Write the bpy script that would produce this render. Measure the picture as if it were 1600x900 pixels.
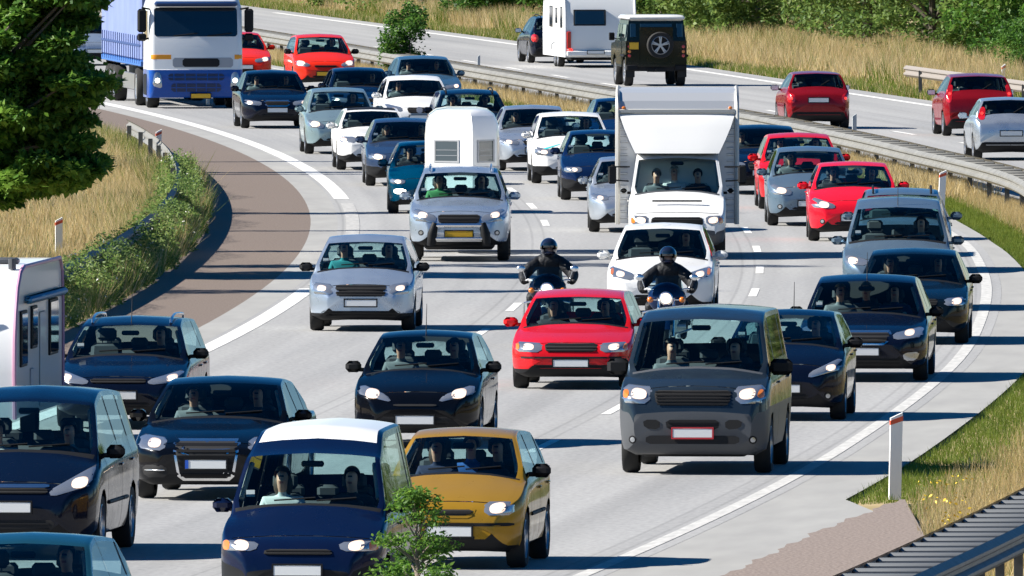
import bpy, bmesh, math, random
import numpy as np
from mathutils import Vector, Matrix
from mathutils.bvhtree import BVHTree
random.seed(7); RNG = np.random.default_rng(11)
for o in list(bpy.data.objects): bpy.data.objects.remove(o)
S = bpy.context.scene; COL = S.collection
R = math.radians

# ------------------------------------------------------------------ camera, sky, sun, exposure
CAM_H = 8.7; FOCAL = 30000.0; PITCH = math.atan(795 / FOCAL)      # focal length in photo pixels (1600 wide)
cd = bpy.data.cameras.new('camera'); cam = bpy.data.objects.new('camera', cd); COL.objects.link(cam)
cd.sensor_width = 36; cd.lens = FOCAL / 1600 * 36; cd.clip_start = 1; cd.clip_end = 20000
cam.location = (0, 0, CAM_H); cam.rotation_euler = (R(90) - PITCH, 0, 0); S.camera = cam
SUN_TO = Vector((-1.0, -0.06, 0.70)).normalized()                    # towards the sun: left, a little behind the camera
w = bpy.data.worlds.new('World'); S.world = w; w.use_nodes = True
nt = w.node_tree; bg = nt.nodes['Background']; bg.inputs[1].default_value = 0.05
sky = nt.nodes.new('ShaderNodeTexSky'); sky.sky_type = 'NISHITA'; sky.sun_disc = False
sky.sun_elevation = math.asin(SUN_TO.z); sky.sun_rotation = math.atan2(SUN_TO.x, SUN_TO.y)
sky.air_density = 0.75; sky.dust_density = 0.0; sky.ozone_density = 4.0
hs = nt.nodes.new('ShaderNodeHueSaturation'); hs.inputs['Saturation'].default_value = 1.35; nt.links.new(sky.outputs[0], hs.inputs['Color']); nt.links.new(hs.outputs[0], bg.inputs[0])
sl = bpy.data.lights.new('sun', 'SUN'); so = bpy.data.objects.new('sun', sl); COL.objects.link(so)
sl.energy = 5.0; sl.angle = R(0.5); sl.color = (1.0, 0.95, 0.86)
so.rotation_euler = (-SUN_TO).to_track_quat('-Z', 'Y').to_euler(); so.location = (-40, 200, 60)
S.view_settings.view_transform = 'Standard'; S.view_settings.look = 'None'
S.view_settings.gamma = 1; S.view_settings.use_curve_mapping = False; S.view_settings.exposure = 1.25
S.render.engine = 'CYCLES'; S.render.resolution_x = 1024; S.render.resolution_y = 576

# ------------------------------------------------------------------ layout: the road as a plan, metres from the camera
def ground(px, py, z=0.0):
    fw = Vector((0, math.cos(PITCH), -math.sin(PITCH))); up = Vector((0, math.sin(PITCH), math.cos(PITCH)))
    d = fw + Vector((1, 0, 0)) * ((px - 800) / FOCAL) - up * ((py - 450) / FOCAL)
    t = (z - CAM_H) / d.z
    return Vector((0, 0, CAM_H)) + d * t
def pchip(xs, ys):
    xs = np.array(xs, float); ys = np.array(ys, float)
    h = np.diff(xs); dl = np.diff(ys) / h; m = np.zeros_like(ys)
    for i in range(1, len(xs) - 1):
        if dl[i-1] * dl[i] > 0:
            w1 = 2*h[i] + h[i-1]; w2 = h[i] + 2*h[i-1]; m[i] = (w1 + w2) / (w1/dl[i-1] + w2/dl[i])
    m[0] = dl[0]; m[-1] = dl[-1]
    def f(x):
        x = np.asarray(x, float); i = np.clip(np.searchsorted(xs, x) - 1, 0, len(h) - 1)
        t = np.clip((x - xs[i]) / h[i], 0, 1)
        return ys[i]*(2*t**3 - 3*t**2 + 1) + h[i]*m[i]*(t**3 - 2*t**2 + t) + ys[i+1]*(-2*t**3 + 3*t**2) + h[i]*m[i+1]*(t**3 - t**2)
    return f
def cen(D):                                                           # the road's sweep: radius 1500 m, apex 362 m away
    D = np.asarray(D, float)
    return np.where(D < 150, -14.98 + 0.1413*(D - 150), np.where(D < 520, -(D - 362)**2 / 3000, -8.32 - 0.1053*(D - 520)))
def slope(D): return -(D - 362)/1500 if D < 520 else -0.1053
DD = np.concatenate([np.arange(-300, 120, 20.0), np.arange(120, 720, 4.0), np.arange(720, 1300, 40.0)])
e0 = np.array([(d, 8.5 + float(cen(d))) for d in (-320, 0, 100, 150, 200, 250, 300, 340)] + [(357, 8.5), (380, 8.2), (403, 7.6), (440, 5.4), (502, 0.2), (555, -4.9), (600, -9.4), (700, -19.5), (1400, -93)])
x_right = pchip(e0[:, 0], e0[:, 1])                                   # median-side edge line of the near carriageway
b0 = np.array([(d, 10.2 + float(cen(d))) for d in (-320, 0, 100, 200, 300, 350)] + [(379, 10.1), (416, 8.3), (441, 6.6), (495, 1.9), (555, -3.6), (603, -8), (700, -18), (1400, -91.5)])
x_rail = pchip(b0[:, 0], b0[:, 1])                                    # median barrier
x_left = lambda D: -3.1 + cen(D)                                      # left edge line
x_foot = lambda D: -6.1 + cen(D)                                      # foot of the left verge
x_far = lambda D: x_rail(D) + 10.8                                    # far edge line of the other carriageway

# ------------------------------------------------------------------ helpers
MATS = {}
def mat(name, col=(0.5,0.5,0.5), rough=0.5, metal=0.0, coat=0.0, spec=0.5, emit=None, es=0.0):
    if name in MATS: return MATS[name]
    m = bpy.data.materials.new(name); m.use_nodes = True; b = m.node_tree.nodes['Principled BSDF']
    b.inputs['Base Color'].default_value = (*col, 1); b.inputs['Roughness'].default_value = rough
    b.inputs['Metallic'].default_value = metal; b.inputs['Coat Weight'].default_value = coat
    b.inputs['Coat Roughness'].default_value = 0.04; b.inputs['Specular IOR Level'].default_value = spec
    if emit: b.inputs['Emission Color'].default_value = (*emit, 1); b.inputs['Emission Strength'].default_value = es
    MATS[name] = m; return m
def nodes(m): return m.node_tree.nodes, m.node_tree.links, m.node_tree.nodes['Principled BSDF']
def tag(o, label=None, cat=None, group=None, kind=None):
    if label: o['label'] = label
    if cat: o['category'] = cat
    if group: o['group'] = group
    if kind: o['kind'] = kind
    return o
def mesh(name, verts, faces, mats, mi=None, smooth=True, angle=38, merge=False):
    me = bpy.data.meshes.new(name)
    v = np.asarray(verts, float).reshape(-1, 3)
    if merge and len(v):
        k = np.round(v, 5); u, inv = np.unique(k, axis=0, return_inverse=True); inv = inv.reshape(-1)
        nf, nm = [], []
        for i, f in enumerate(faces):
            g = []
            for a in f:
                b = int(inv[a])
                if b not in g: g.append(b)
            if len(g) > 2: nf.append(g); nm.append(mi[i] if mi is not None else 0)
        v, faces, mi = u, nf, nm
    me.from_pydata(v.tolist(), [], [list(map(int, f)) for f in faces])
    for m in (mats if isinstance(mats, (list, tuple)) else [mats]): me.materials.append(m)
    if mi is not None: me.polygons.foreach_set('material_index', np.asarray(mi, np.int32))
    if smooth:
        me.polygons.foreach_set('use_smooth', np.ones(len(me.polygons), bool)); me.set_sharp_from_angle(angle=R(angle))
    me.update(); return me
def link(name, me, parent=None, loc=None):
    o = bpy.data.objects.new(name, me); COL.objects.link(o)
    if parent: o.parent = parent
    if loc is not None: o.location = loc
    return o
def empty(name, loc=(0,0,0), rz=0, parent=None):
    o = bpy.data.objects.new(name, None); COL.objects.link(o); o.location = loc; o.rotation_euler = (0, 0, rz); o.empty_display_size = 0.3
    if parent: o.parent = parent
    return o
class MB:
    """collects simple shapes into one mesh"""
    def __init__(s): s.v = []; s.f = []; s.m = []
    def add(s, v, f, m=0):
        n = len(s.v); s.v += [tuple(map(float, p)) for p in v]; s.f += [tuple(i + n for i in q) for q in f]; s.m += [m]*len(f); return s
    def box(s, c, d, m=0, b=0.0, taper=(1,1), rot=None):
        x, y, z = [q/2 for q in d]; v = []
        if b <= 0:
            for sz in (-1, 1):
                kx, ky = (taper if sz > 0 else (1, 1))
                v += [(sx*x*kx, sy*y*ky, sz*z) for sx, sy in ((-1,-1),(1,-1),(1,1),(-1,1))]
            f = [(0,3,2,1),(4,5,6,7),(0,1,5,4),(1,2,6,5),(2,3,7,6),(3,0,4,7)]
        else:
            b = min(b, x*.95, y*.95, z*.95); f = []; rings = []
            for zz, ins, kk in ((-z, b, 0), (-z+b, 0, 0), (z-b, 0, 1), (z, b, 1)):
                kx, ky = (taper if kk else (1, 1)); X = x*kx - ins; Y = y*ky - ins
                ring = [(-X+b,-Y),(X-b,-Y),(X,-Y+b),(X,Y-b),(X-b,Y),(-X+b,Y),(-X,Y-b),(-X,-Y+b)]
                rings.append(len(v)); v += [(px, py, zz) for px, py in ring]
            for a, c2 in zip(rings[:-1], rings[1:]):
                f += [(a+i, a+(i+1) % 8, c2+(i+1) % 8, c2+i) for i in range(8)]
            f += [tuple(reversed(range(rings[0], rings[0]+8))), tuple(range(rings[-1], rings[-1]+8))]
        if rot is not None: v = [tuple(rot @ Vector(p)) for p in v]
        return s.add([(p[0]+c[0], p[1]+c[1], p[2]+c[2]) for p in v], f, m)
    def tube(s, pts, r, n=8, m=0, cap=True):
        pts = [Vector(p) for p in pts]; rs = r if isinstance(r, (list, tuple)) else [r]*len(pts); v = []; f = []
        for i, p in enumerate(pts):
            t = (pts[min(i+1, len(pts)-1)] - pts[max(i-1, 0)]).normalized()
            a = t.orthogonal().normalized() if i == 0 else (a - t*a.dot(t)).normalized()
            bb = t.cross(a)
            v += [p + (a*math.cos(2*math.pi*k/n) + bb*math.sin(2*math.pi*k/n))*rs[i] for k in range(n)]
        for i in range(len(pts)-1):
            f += [(i*n+k, i*n+(k+1) % n, (i+1)*n+(k+1) % n, (i+1)*n+k) for k in range(n)]
        if cap: f += [tuple(reversed(range(n))), tuple(range((len(pts)-1)*n, len(pts)*n))]
        return s.add(v, f, m)
    def lathe(s, prof, n=24, axis='x', c=(0,0,0), m=0, mats=None):
        v = []; f = []; mm = []
        for (r, h) in prof:
            for k in range(n):
                a = 2*math.pi*k/n; q = (r*math.cos(a), r*math.sin(a))
                p = {'x': (h, q[0], q[1]), 'y': (q[0], h, q[1]), 'z': (q[0], q[1], h)}[axis]
                v.append((p[0]+c[0], p[1]+c[1], p[2]+c[2]))
        for i in range(len(prof)-1):
            f += [(i*n+k, i*n+(k+1) % n, (i+1)*n+(k+1) % n, (i+1)*n+k) for k in range(n)]
            mm += [mats[i] if mats else m]*n
        k0 = len(s.m); s.add(v, f, m); s.m[k0:] = mm; return s
    def ell(s, c, r, n=12, k=8, m=0):
        prof = []; v = []; f = []
        for i in range(k+1):
            t = math.pi*i/k
            for j in range(n):
                a = 2*math.pi*j/n; v.append((c[0]+r[0]*math.sin(t)*math.cos(a), c[1]+r[1]*math.sin(t)*math.sin(a), c[2]-r[2]*math.cos(t)))
        for i in range(k): f += [(i*n+j, i*n+(j+1) % n, (i+1)*n+(j+1) % n, (i+1)*n+j) for j in range(n)]
        return s.add(v, f, m)
    def prism(s, poly, x0, x1, m=0, mside=None):
        """polygon in (y,z) extruded along x"""
        n = len(poly); v = [(x0, y, z) for y, z in poly] + [(x1, y, z) for y, z in poly]
        s.add(v, [tuple(reversed(range(n))), tuple(range(n, 2*n))], m if mside is None else mside)
        return s.add(v, [(i, (i+1) % n, n+(i+1) % n, n+i) for i in range(n)], m)
    def me(s, name, mats, smooth=True, angle=38, merge=False): return mesh(name, s.v, s.f, mats, s.m, smooth, angle, merge)
    def obj(s, name, mats, parent=None, loc=None, smooth=True, angle=38): return link(name, s.me(name, mats, smooth, angle), parent, loc)

# ------------------------------------------------------------------ materials of the place
def m_noise(name, cols, scale, rough=0.9, detail=6, uv=False, stretch=(1,1,1), bump=0.0, bscale=60, pos=None):
    m = mat(name, cols[0], rough); N, L, b = nodes(m)
    tc = N.new('ShaderNodeTexCoord'); mp = N.new('ShaderNodeMapping'); mp.inputs['Scale'].default_value = stretch
    L.new(tc.outputs['UV' if uv else 'Object'], mp.inputs[0])
    no = N.new('ShaderNodeTexNoise'); no.inputs['Scale'].default_value = scale; no.inputs['Detail'].default_value = detail
    L.new(mp.outputs[0], no.inputs['Vector'])
    cr = N.new('ShaderNodeValToRGB'); e = cr.color_ramp.elements
    ps = pos or [0.3 + 0.4*i/(len(cols)-1) for i in range(len(cols))]
    e[0].position = ps[0]; e[0].color = (*cols[0], 1); e[1].position = ps[-1]; e[1].color = (*cols[-1], 1)
    for i in range(1, len(cols)-1):
        q = e.new(ps[i]); q.color = (*cols[i], 1)
    L.new(no.outputs['Fac'], cr.inputs[0]); L.new(cr.outputs[0], b.inputs['Base Color'])
    if bump:
        n2 = N.new('ShaderNodeTexNoise'); n2.inputs['Scale'].default_value = bscale; L.new(tc.outputs['Object'], n2.inputs['Vector'])
        bp = N.new('ShaderNodeBump'); bp.inputs['Strength'].default_value = bump; bp.inputs['Distance'].default_value = 0.02
        L.new(n2.outputs['Fac'], bp.inputs['Height']); L.new(bp.outputs[0], b.inputs['Normal'])
    return m, N, L, b, cr, tc
M_ROAD, N, L, b, cr, tc = m_noise('asphalt', [(.245,.245,.245), (.285,.282,.278), (.315,.312,.305)], 1.0, 0.85, 8, True, (.55,.035,1), .15, 45)
# fine chippings, faint wheel-track wear and tar streaks on top of the broad tone
n2 = N.new('ShaderNodeTexNoise'); n2.inputs['Scale'].default_value = 14; n2.inputs['Detail'].default_value = 4; mp2 = N.new('ShaderNodeMapping'); mp2.inputs['Scale'].default_value = (1,.25,1)
L.new(tc.outputs['UV'], mp2.inputs[0]); L.new(mp2.outputs[0], n2.inputs['Vector'])
mr = N.new('ShaderNodeMapRange'); mr.inputs[1].default_value = .3; mr.inputs[2].default_value = .7; mr.inputs[3].default_value = .86; mr.inputs[4].default_value = 1.1; L.new(n2.outputs['Fac'], mr.inputs[0])
n3 = N.new('ShaderNodeTexNoise'); n3.inputs['Scale'].default_value = 1.0; n3.inputs['Detail'].default_value = 5; mp3 = N.new('ShaderNodeMapping'); mp3.inputs['Scale'].default_value = (2.2,.012,1)
L.new(tc.outputs['UV'], mp3.inputs[0]); L.new(mp3.outputs[0], n3.inputs['Vector'])
mr3 = N.new('ShaderNodeMapRange'); mr3.inputs[1].default_value = .35; mr3.inputs[2].default_value = .6; mr3.inputs[3].default_value = .92; mr3.inputs[4].default_value = 1.04; L.new(n3.outputs['Fac'], mr3.inputs[0])
mu = N.new('ShaderNodeMath'); mu.operation = 'MULTIPLY'; L.new(mr.outputs[0], mu.inputs[0]); L.new(mr3.outputs[0], mu.inputs[1])
# paving joints beside the lane lines and faint wheel tracks, both laid out along the lanes
sx = N.new('ShaderNodeSeparateXYZ'); L.new(tc.outputs['UV'], sx.inputs[0])
def mth(op, a_, b_=None):
    q = N.new('ShaderNodeMath'); q.operation = op
    for i_, v_ in enumerate((a_, b_)):
        if v_ is None: continue
        if isinstance(v_, (int, float)): q.inputs[i_].default_value = v_
        else: L.new(v_, q.inputs[i_])
    return q.outputs[0]
lane = mth('ABSOLUTE', mth('SUBTRACT', mth('FRACT', mth('DIVIDE', mth('ADD', sx.outputs[0], 22.6), 3.85)), .5))          # 0 mid-lane, .5 at the lane line
trk = N.new('ShaderNodeMapRange'); trk.interpolation_type = 'SMOOTHSTEP'; L.new(mth('ABSOLUTE', mth('SUBTRACT', lane, .22)), trk.inputs[0]); trk.inputs[1].default_value = .0; trk.inputs[2].default_value = .12; trk.inputs[3].default_value = .93; trk.inputs[4].default_value = 1.0
jnt = N.new('ShaderNodeMapRange'); L.new(lane, jnt.inputs[0]); jnt.inputs[1].default_value = .462; jnt.inputs[2].default_value = .468; jnt.inputs[3].default_value = 1.0; jnt.inputs[4].default_value = .83
jn2 = N.new('ShaderNodeMapRange'); L.new(lane, jn2.inputs[0]); jn2.inputs[1].default_value = .474; jn2.inputs[2].default_value = .480; jn2.inputs[3].default_value = 1.0; jn2.inputs[4].default_value = 1.205
m1 = mth('MULTIPLY', trk.outputs[0], mth('MULTIPLY', jnt.outputs[0], jn2.outputs[0]))
mu2 = N.new('ShaderNodeMath'); mu2.operation = 'MULTIPLY'; L.new(mu.outputs[0], mu2.inputs[0]); L.new(m1, mu2.inputs[1]); mu = mu2
mx = N.new('ShaderNodeVectorMath'); mx.operation = 'SCALE'; L.new(cr.outputs[0], mx.inputs[0]); L.new(mu.outputs[0], mx.inputs['Scale']); L.new(mx.outputs[0], b.inputs['Base Color'])
M_SHOULDER, *_ = m_noise('reddish_asphalt', [(.100,.074,.058), (.138,.104,.083), (.172,.134,.110)], 1.0, 0.92, 9, True, (30,9,1), .2, 40)
M_LAYBY, *_ = m_noise('pinkish_gravel', [(.12,.092,.078), (.195,.153,.130), (.25,.203,.176)], 1.0, 0.95, 9, True, (26,9,1), .3, 40, pos=[.28,.5,.7])
M_STRIP, *_ = m_noise('pale_strip', [(.25,.245,.235), (.30,.295,.28)], 1.0, 0.9, 6, True, (2,.3,1))
M_LINE, *_ = m_noise('road_paint', [(.42,.41,.39), (.62,.61,.58), (.68,.67,.64)], 1.0, 0.7, 6, True, (9,1.5,1), pos=[.25,.45,.7])
M_RIGHT, *_ = m_noise('greyed_paint', [(.36,.355,.34), (.52,.51,.485)], 1.0, 0.8, 6, True, (9,1.5,1))
M_FADE, *_ = m_noise('worn_paint', [(.30,.295,.285), (.42,.41,.39)], 1.0, 0.8, 6, True, (9,1.5,1))
M_DIRT, *_ = m_noise('turf_soil', [(.20,.165,.07), (.30,.225,.10), (.36,.275,.14)], .5, 0.95, 6)
M_STEEL, *_ = m_noise('galvanised_steel', [(.17,.165,.15), (.25,.245,.225)], 3, 0.6, 5); nodes(M_STEEL)[2].inputs['Metallic'].default_value = .35
M_STEEL_D, *_ = m_noise('weathered_galvanised_steel', [(.06,.064,.07), (.11,.115,.12)], 4, 0.5, 5); nodes(M_STEEL_D)[2].inputs['Metallic'].default_value = .4

# ------------------------------------------------------------------ the setting: ground, carriageways, markings
def strip(name, xa, xb, d, z, m, parent=None, kind='structure'):
    d = np.asarray(d, float); a = np.asarray(xa(d), float); bb = np.asarray(xb(d), float)
    n = 5; v = []; f = []; uv = []
    for i in range(len(d)):
        for k in range(n+1):
            t = k/n; v.append((a[i]*(1-t) + bb[i]*t, d[i], z)); uv.append((v[-1][0] - float(cen(d[i])), d[i]))
    for i in range(len(d)-1):
        for k in range(n): q = i*(n+1)+k; f.append((q, q+1, q+n+2, q+n+1))
    me = mesh(name, v, f, m, smooth=False); ul = me.uv_layers.new(name='UVMap')
    li = np.zeros(len(me.loops), np.int32); me.loops.foreach_get('vertex_index', li)
    ul.data.foreach_set('uv', np.asarray(uv)[li].ravel())
    o = link(name, me, parent)
    if not parent: tag(o, kind=kind)
    return o
gv = [(-4000,-300,-.06),(4000,-300,-.06),(4000,9000,-.06),(-4000,9000,-.06)]
tag(link('ground', mesh('ground', gv, [(0,1,2,3)], M_DIRT, smooth=False)), kind='structure')
road = strip('road', lambda D: x_left(D) - .25, lambda D: x_right(D) + .25, DD, -.004, M_ROAD)
strip('hard_shoulder', lambda D: x_foot(D) - .3, lambda D: x_left(D) - .6, DD[DD > 200], -.008, M_SHOULDER)
strip('shoulder_seam', lambda D: x_left(D) - .78, lambda D: x_left(D) - .1, DD[DD > 200], -.0065, M_STRIP)
x_verge = lambda D: x_right(D) + 1.15 - .6*np.clip((np.asarray(D) - 300)/60, 0, 1)
strip('paved_margin', lambda D: x_right(D) + .10, lambda D: np.where(np.asarray(D) < 232, x_right(D) + 1.8, x_verge(D)), DD, -.006, M_STRIP)
strip('layby', lambda D: x_right(D) + 1.55 + .07*np.sin(np.asarray(D)*2.9)*np.sin(np.asarray(D)*1.3) + .25*np.clip((np.asarray(D)-222)/10, 0, 1), lambda D: np.where(np.asarray(D) > 190, 4.75, x_right(D) + 3.9), np.arange(120, 232.1, .5), -.0045, M_LAYBY)
strip('slip_road', lambda D: x_right(D) + 5.6, lambda D: x_right(D) + 12, np.arange(120, 320, 4.0), -.010, M_ROAD)
strip('far_carriageway', lambda D: x_rail(D) + .75, lambda D: x_far(D) + .9, DD[DD > 330], -.004, M_ROAD)
def line(name, xc, w0, d, m=M_LINE, parent=road): return strip(name, lambda D: xc(D) - w0/2, lambda D: xc(D) + w0/2, d, .001, m, parent)
line('edge_line', x_left, .32, np.arange(398, 700, 4.0)); line('edge_line', x_left, .30, np.arange(200, 331, 4.0))
line('edge_line', lambda D: x_left(D) + .05, .26, np.arange(330, 396, 4.0), M_FADE)
line('edge_line', x_right, .18, DD[DD < 720], M_RIGHT)
for k in range(30):
    for lat in (.72, 4.55):
        d0 = 185 + 15*k + (3 if lat > 1 else 9)
        lw = .14
        line('lane_dash', lambda D, lat=lat: lat + cen(D) - np.clip((np.asarray(D)-380)/140, 0, 1)*(.9 if lat > 1 else .3), lw, np.array([d0, d0+2.5, d0+5]))
far_road = [o for o in COL.objects if o.name == 'far_carriageway'][0]
line('edge_line', x_far, .26, DD[(DD > 330) & (DD < 720)], parent=far_road); line('edge_line', lambda D: x_rail(D) + 1.3, .2, DD[(DD > 330) & (DD < 720)], M_FADE, far_road)
for k in range(24):
    d0 = 380 + 15*k; line('lane_dash', lambda D: x_rail(D) + 5.7, .14, np.array([d0, d0+2.5, d0+5]), parent=far_road)
# ------------------------------------------------------------------ vehicle materials
def paint(name, col, metal=0.0, rough=.32):
    m = mat('paint_' + name, col, rough, metal, .6, spec=.06)
    m.node_tree.nodes['Principled BSDF'].inputs['Coat IOR'].default_value = 1.45
    N, L, b = nodes(m)
    if len(N) < 4:      # road film: a little dust in the gloss
        tc = N.new('ShaderNodeTexCoord'); no = N.new('ShaderNodeTexNoise'); no.inputs['Scale'].default_value = 4; no.inputs['Detail'].default_value = 6
        L.new(tc.outputs['Object'], no.inputs['Vector']); mr = N.new('ShaderNodeMapRange'); mr.inputs[1].default_value = .35; mr.inputs[2].default_value = .7
        mr.inputs[3].default_value = rough*.8; mr.inputs[4].default_value = rough*1.35; L.new(no.outputs['Fac'], mr.inputs[0]); L.new(mr.outputs[0], b.inputs['Roughness'])
    return m
def glass(name, tint, refl=1.45):
    if name in MATS: return MATS[name]
    m = bpy.data.materials.new(name); m.use_nodes = True; N = m.node_tree.nodes; L = m.node_tree.links
    for n in list(N): N.remove(n)
    out = N.new('ShaderNodeOutputMaterial'); mix = N.new('ShaderNodeMixShader'); tr = N.new('ShaderNodeBsdfTransparent'); gl = N.new('ShaderNodeBsdfGlossy'); fr = N.new('ShaderNodeFresnel')
    tr.inputs[0].default_value = (*tint, 1); gl.inputs['Roughness'].default_value = .02; fr.inputs[0].default_value = refl
    L.new(fr.outputs[0], mix.inputs[0]); L.new(tr.outputs[0], mix.inputs[1]); L.new(gl.outputs[0], mix.inputs[2]); L.new(mix.outputs[0], out.inputs[0])
    MATS[name] = m; return m
G_FRONT = glass('windscreen_glass', (.66,.84,.85)); G_SIDE = glass('tinted_glass', (.72,.84,.85), 1.5); G_DARK = mat('dark_glass', (.006,.012,.02), .06, 0, 1.0)
PLASTIC = mat('black_plastic', (.008,.0085,.010), .6, spec=.22); PLASTIC_G = mat('grey_plastic', (.062,.066,.073), .45, spec=.4); RUBBER = mat('tyre_rubber', (.012,.012,.012), .85)
CHROME = mat('chrome', (.75,.76,.78), .26, 1.0); BEAM = mat('lamp_reflector', (.62,.63,.65), .4, .3, .6); ALLOY = mat('alloy_rim', (.42,.43,.45), .3, .8); HOLE = mat('dark_void', (.004,.004,.005), .8)
SEAT = mat('seat_fabric', (.055,.058,.065), .9); TRIM = mat('cabin_trim', (.018,.019,.021), .8); SEAM = mat('panel_seam', (.003,.003,.004), .9)
LAMP = mat('headlamp_lens', (.36,.38,.41), .18, .7, 1.0); BULB = mat('lit_bulb', (1,.95,.85), .4, emit=(1,.90,.74), es=2.2); BULB_W = mat('lit_warm_bulb', (1,.85,.6), .4, emit=(1,.72,.42), es=2.6)
GLOW = mat('lit_reflector', (.75,.72,.68), .2, .6, 1.0, emit=(1,.66,.43), es=.55); AMBER = mat('amber_lens', (.6,.16,.01), .2, 0, 1.0); TAIL = mat('red_tail_lens', (.45,.008,.01), .18, 0, 1.0); TAIL_ON = mat('lit_tail_lamp', (.7,.02,.02), .3, emit=(1,.06,.04), es=.6)
PLATE_W = mat('white_plate', (.72,.72,.70), .45); PLATE_Y = mat('yellow_plate', (.72,.40,.015), .45); PLATE_R = mat('red_border', (.45,.02,.03), .5); PLATE_B = mat('blue_band', (.01,.08,.45), .5)
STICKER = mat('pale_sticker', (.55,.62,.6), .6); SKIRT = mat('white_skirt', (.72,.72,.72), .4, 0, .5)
LINING = mat('pale_lining', (.42,.41,.38), .8); BLUE_ITEM = mat('blue_card', (.02,.16,.4), .6)

def crom(P, subs):
    out = []; n = len(P)
    for i in range(n-1):
        p0 = P[max(i-1, 0)]; p1 = P[i]; p2 = P[i+1]; p3 = P[min(i+2, n-1)]
        for k in range(subs[i]):
            t = k/subs[i]
            if i in LINSEG: out.append(p1 + (p2-p1)*t); continue
            a = (p2-p0)*.38; b = (p3-p1)*.38
            out.append(p1*(2*t**3-3*t*t+1) + a*(t**3-2*t*t+t) + p2*(-2*t**3+3*t*t) + b*(t**3-t*t))
    out.append(P[-1]); return out
VSUB = [1,1,2,3,3,2,5,2,2,3,3]; JV = np.concatenate([[0], np.cumsum(VSUB)]); LINSEG = {0, 1, 6}

BASE = dict(fo=.74, wb=2.45, ro=.62, W=.83, H=1.43, cap=.50, hz=.70, hy=.14, cowl=(.28,.96), rf=(1.05,1.37), rp=(1.6,1.43), rr=(2.45,1.38), rwb=(2.85,1.0), tail=(3.0,.90),
            belt=((-.74,.62),(.28,.88),(3.07,.97)), zb=.19, tumble=.225, rw=.30, nose=.38, npow=4.0, noseR=.75, tailW=.16, crown=.08, wcrown=.15, low=0.0, doors=2,
            hl=[(.40,.56),(.36,.66),(.93,.74),(.90,.62)], bulb=(.68,.655,.07), grille=None, intake=(.40,.44,.27,.37), fog=None, plate=(.44,'w'), mirror='p', rails=False, bpil=None, antenna=False,
            roofm=None, tl=None, spoiler=False, hub='alloy', bumper_z=.56)
def spec(base=None, **k):
    d = dict(BASE); d.update(base or {}); d.update(k); return d

def body_fields(s):
    yf = -s['fo']; yr = s['wb'] + s['ro']; H = s['H']
    t = [(yf, s['cap']), (yf+.03, s['cap']+.45*(s['hz']-s['cap'])), (yf+s['hy']*.6, s['hz']-.03), (yf+s['hy'], s['hz']+.005), (s['cowl'][0]-.03, s['cowl'][1]), (s['cowl'][0]+.03, s['cowl'][1]+.025),
         (s['rf'][0]-.05, s['rf'][1]-.028), (s['rf'][0]+.12, s['rf'][1]+.022), s['rp'], (s['rr'][0]-.1, s['rr'][1]+.012), s['rr'], s['rwb']]
    if s['tail'][0] > s['rwb'][0] + .05: t.append(s['tail'])
    t += [(yr-.02, min(s['tail'][1], t[-1][1])-.06), (yr, .62)]
    tx = [a for a, _ in t]; ok = [i for i in range(len(t)) if i == 0 or tx[i] > tx[i-1] + 1e-4]
    xs = np.array([t[i][0] for i in ok]); zs = np.array([t[i][1] for i in ok]); ft = pchip(xs, zs)
    bx = pchip([a for a, _ in s['belt']], [b for _, b in s['belt']])
    def top(y): return float(ft(y))
    def belt(y): return min(float(bx(np.clip(y, s['belt'][0][0], s['belt'][-1][0]))), top(y) - .035)
    def wid(y):
        a = np.clip((y - yf)/s['noseR'], 0, 1); b = np.clip((yr - y)/.6, 0, 1)
        return s['W']*(1 - s['nose']*(1-a)**s['npow'])*(1 - s['tailW']*(1-b)**4)
    def zb(y):
        return s['zb'] + .13*max(0, 1-(y-yf)/.16)**2 + .16*max(0, 1-(yr-y)/.2)**2
    return yf, yr, top, belt, wid, zb
def section(s, y, F):
    yf, yr, top, belt, wid, zbf = F
    w, b, t, z0 = wid(y), belt(y), top(y), zbf(y); h = t - b; ymid = .5*(s['cowl'][0]+s['rwb'][0])
    g = np.clip((h - s['crown'] - .01)/.10, 0, 1); g = g*g*(3-2*g)
    Hg = s['H'] - belt(ymid); hs = b - z0
    P = [(0, z0), (.80*w, z0), (.945*w, z0 + .06), (.985*w, z0 + .30*hs), (w, z0 + .62*hs), (.992*w, b - .10*hs), (.955*w, b)]
    ph = [.91, .86, .80, .45, 0]; hood = [(f*w, b + h*(1-(f/.955)**2.3)) for f in ph]
    inw = s['cowl'][0] < y < s['rf'][0] or s['rr'][0] < y < s['rwb'][0]
    mid = np.clip(min(abs(y - s['cowl'][0]), abs(y - s['rf'][0]))/.15, 0, 1) if s['cowl'][0] < y < s['rf'][0] else np.clip(min(abs(y - s['rr'][0]), abs(y - s['rwb'][0]))/.15, 0, 1)
    kc = .09 + (s['wcrown'] - .09)*(mid if inw else 0); zc = b + h*(1-kc)
    xs = lambda z: .955*w - s['tumble']*((z-b)/Hg)**1.15 if z > b else .955*w
    green = [(xs(zc-.07*h), zc - .07*h), (xs(zc) - .008, zc), (xs(zc) - .055, zc + .28*(t-zc)), (.55*xs(zc), t - .30*(t-zc)), (0, t)]
    for a, c in zip(hood, green): P.append((a[0]*(1-g) + c[0]*g, a[1]*(1-g) + c[1]*g))
    return crom([np.array(p, float) for p in P], VSUB)

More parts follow.
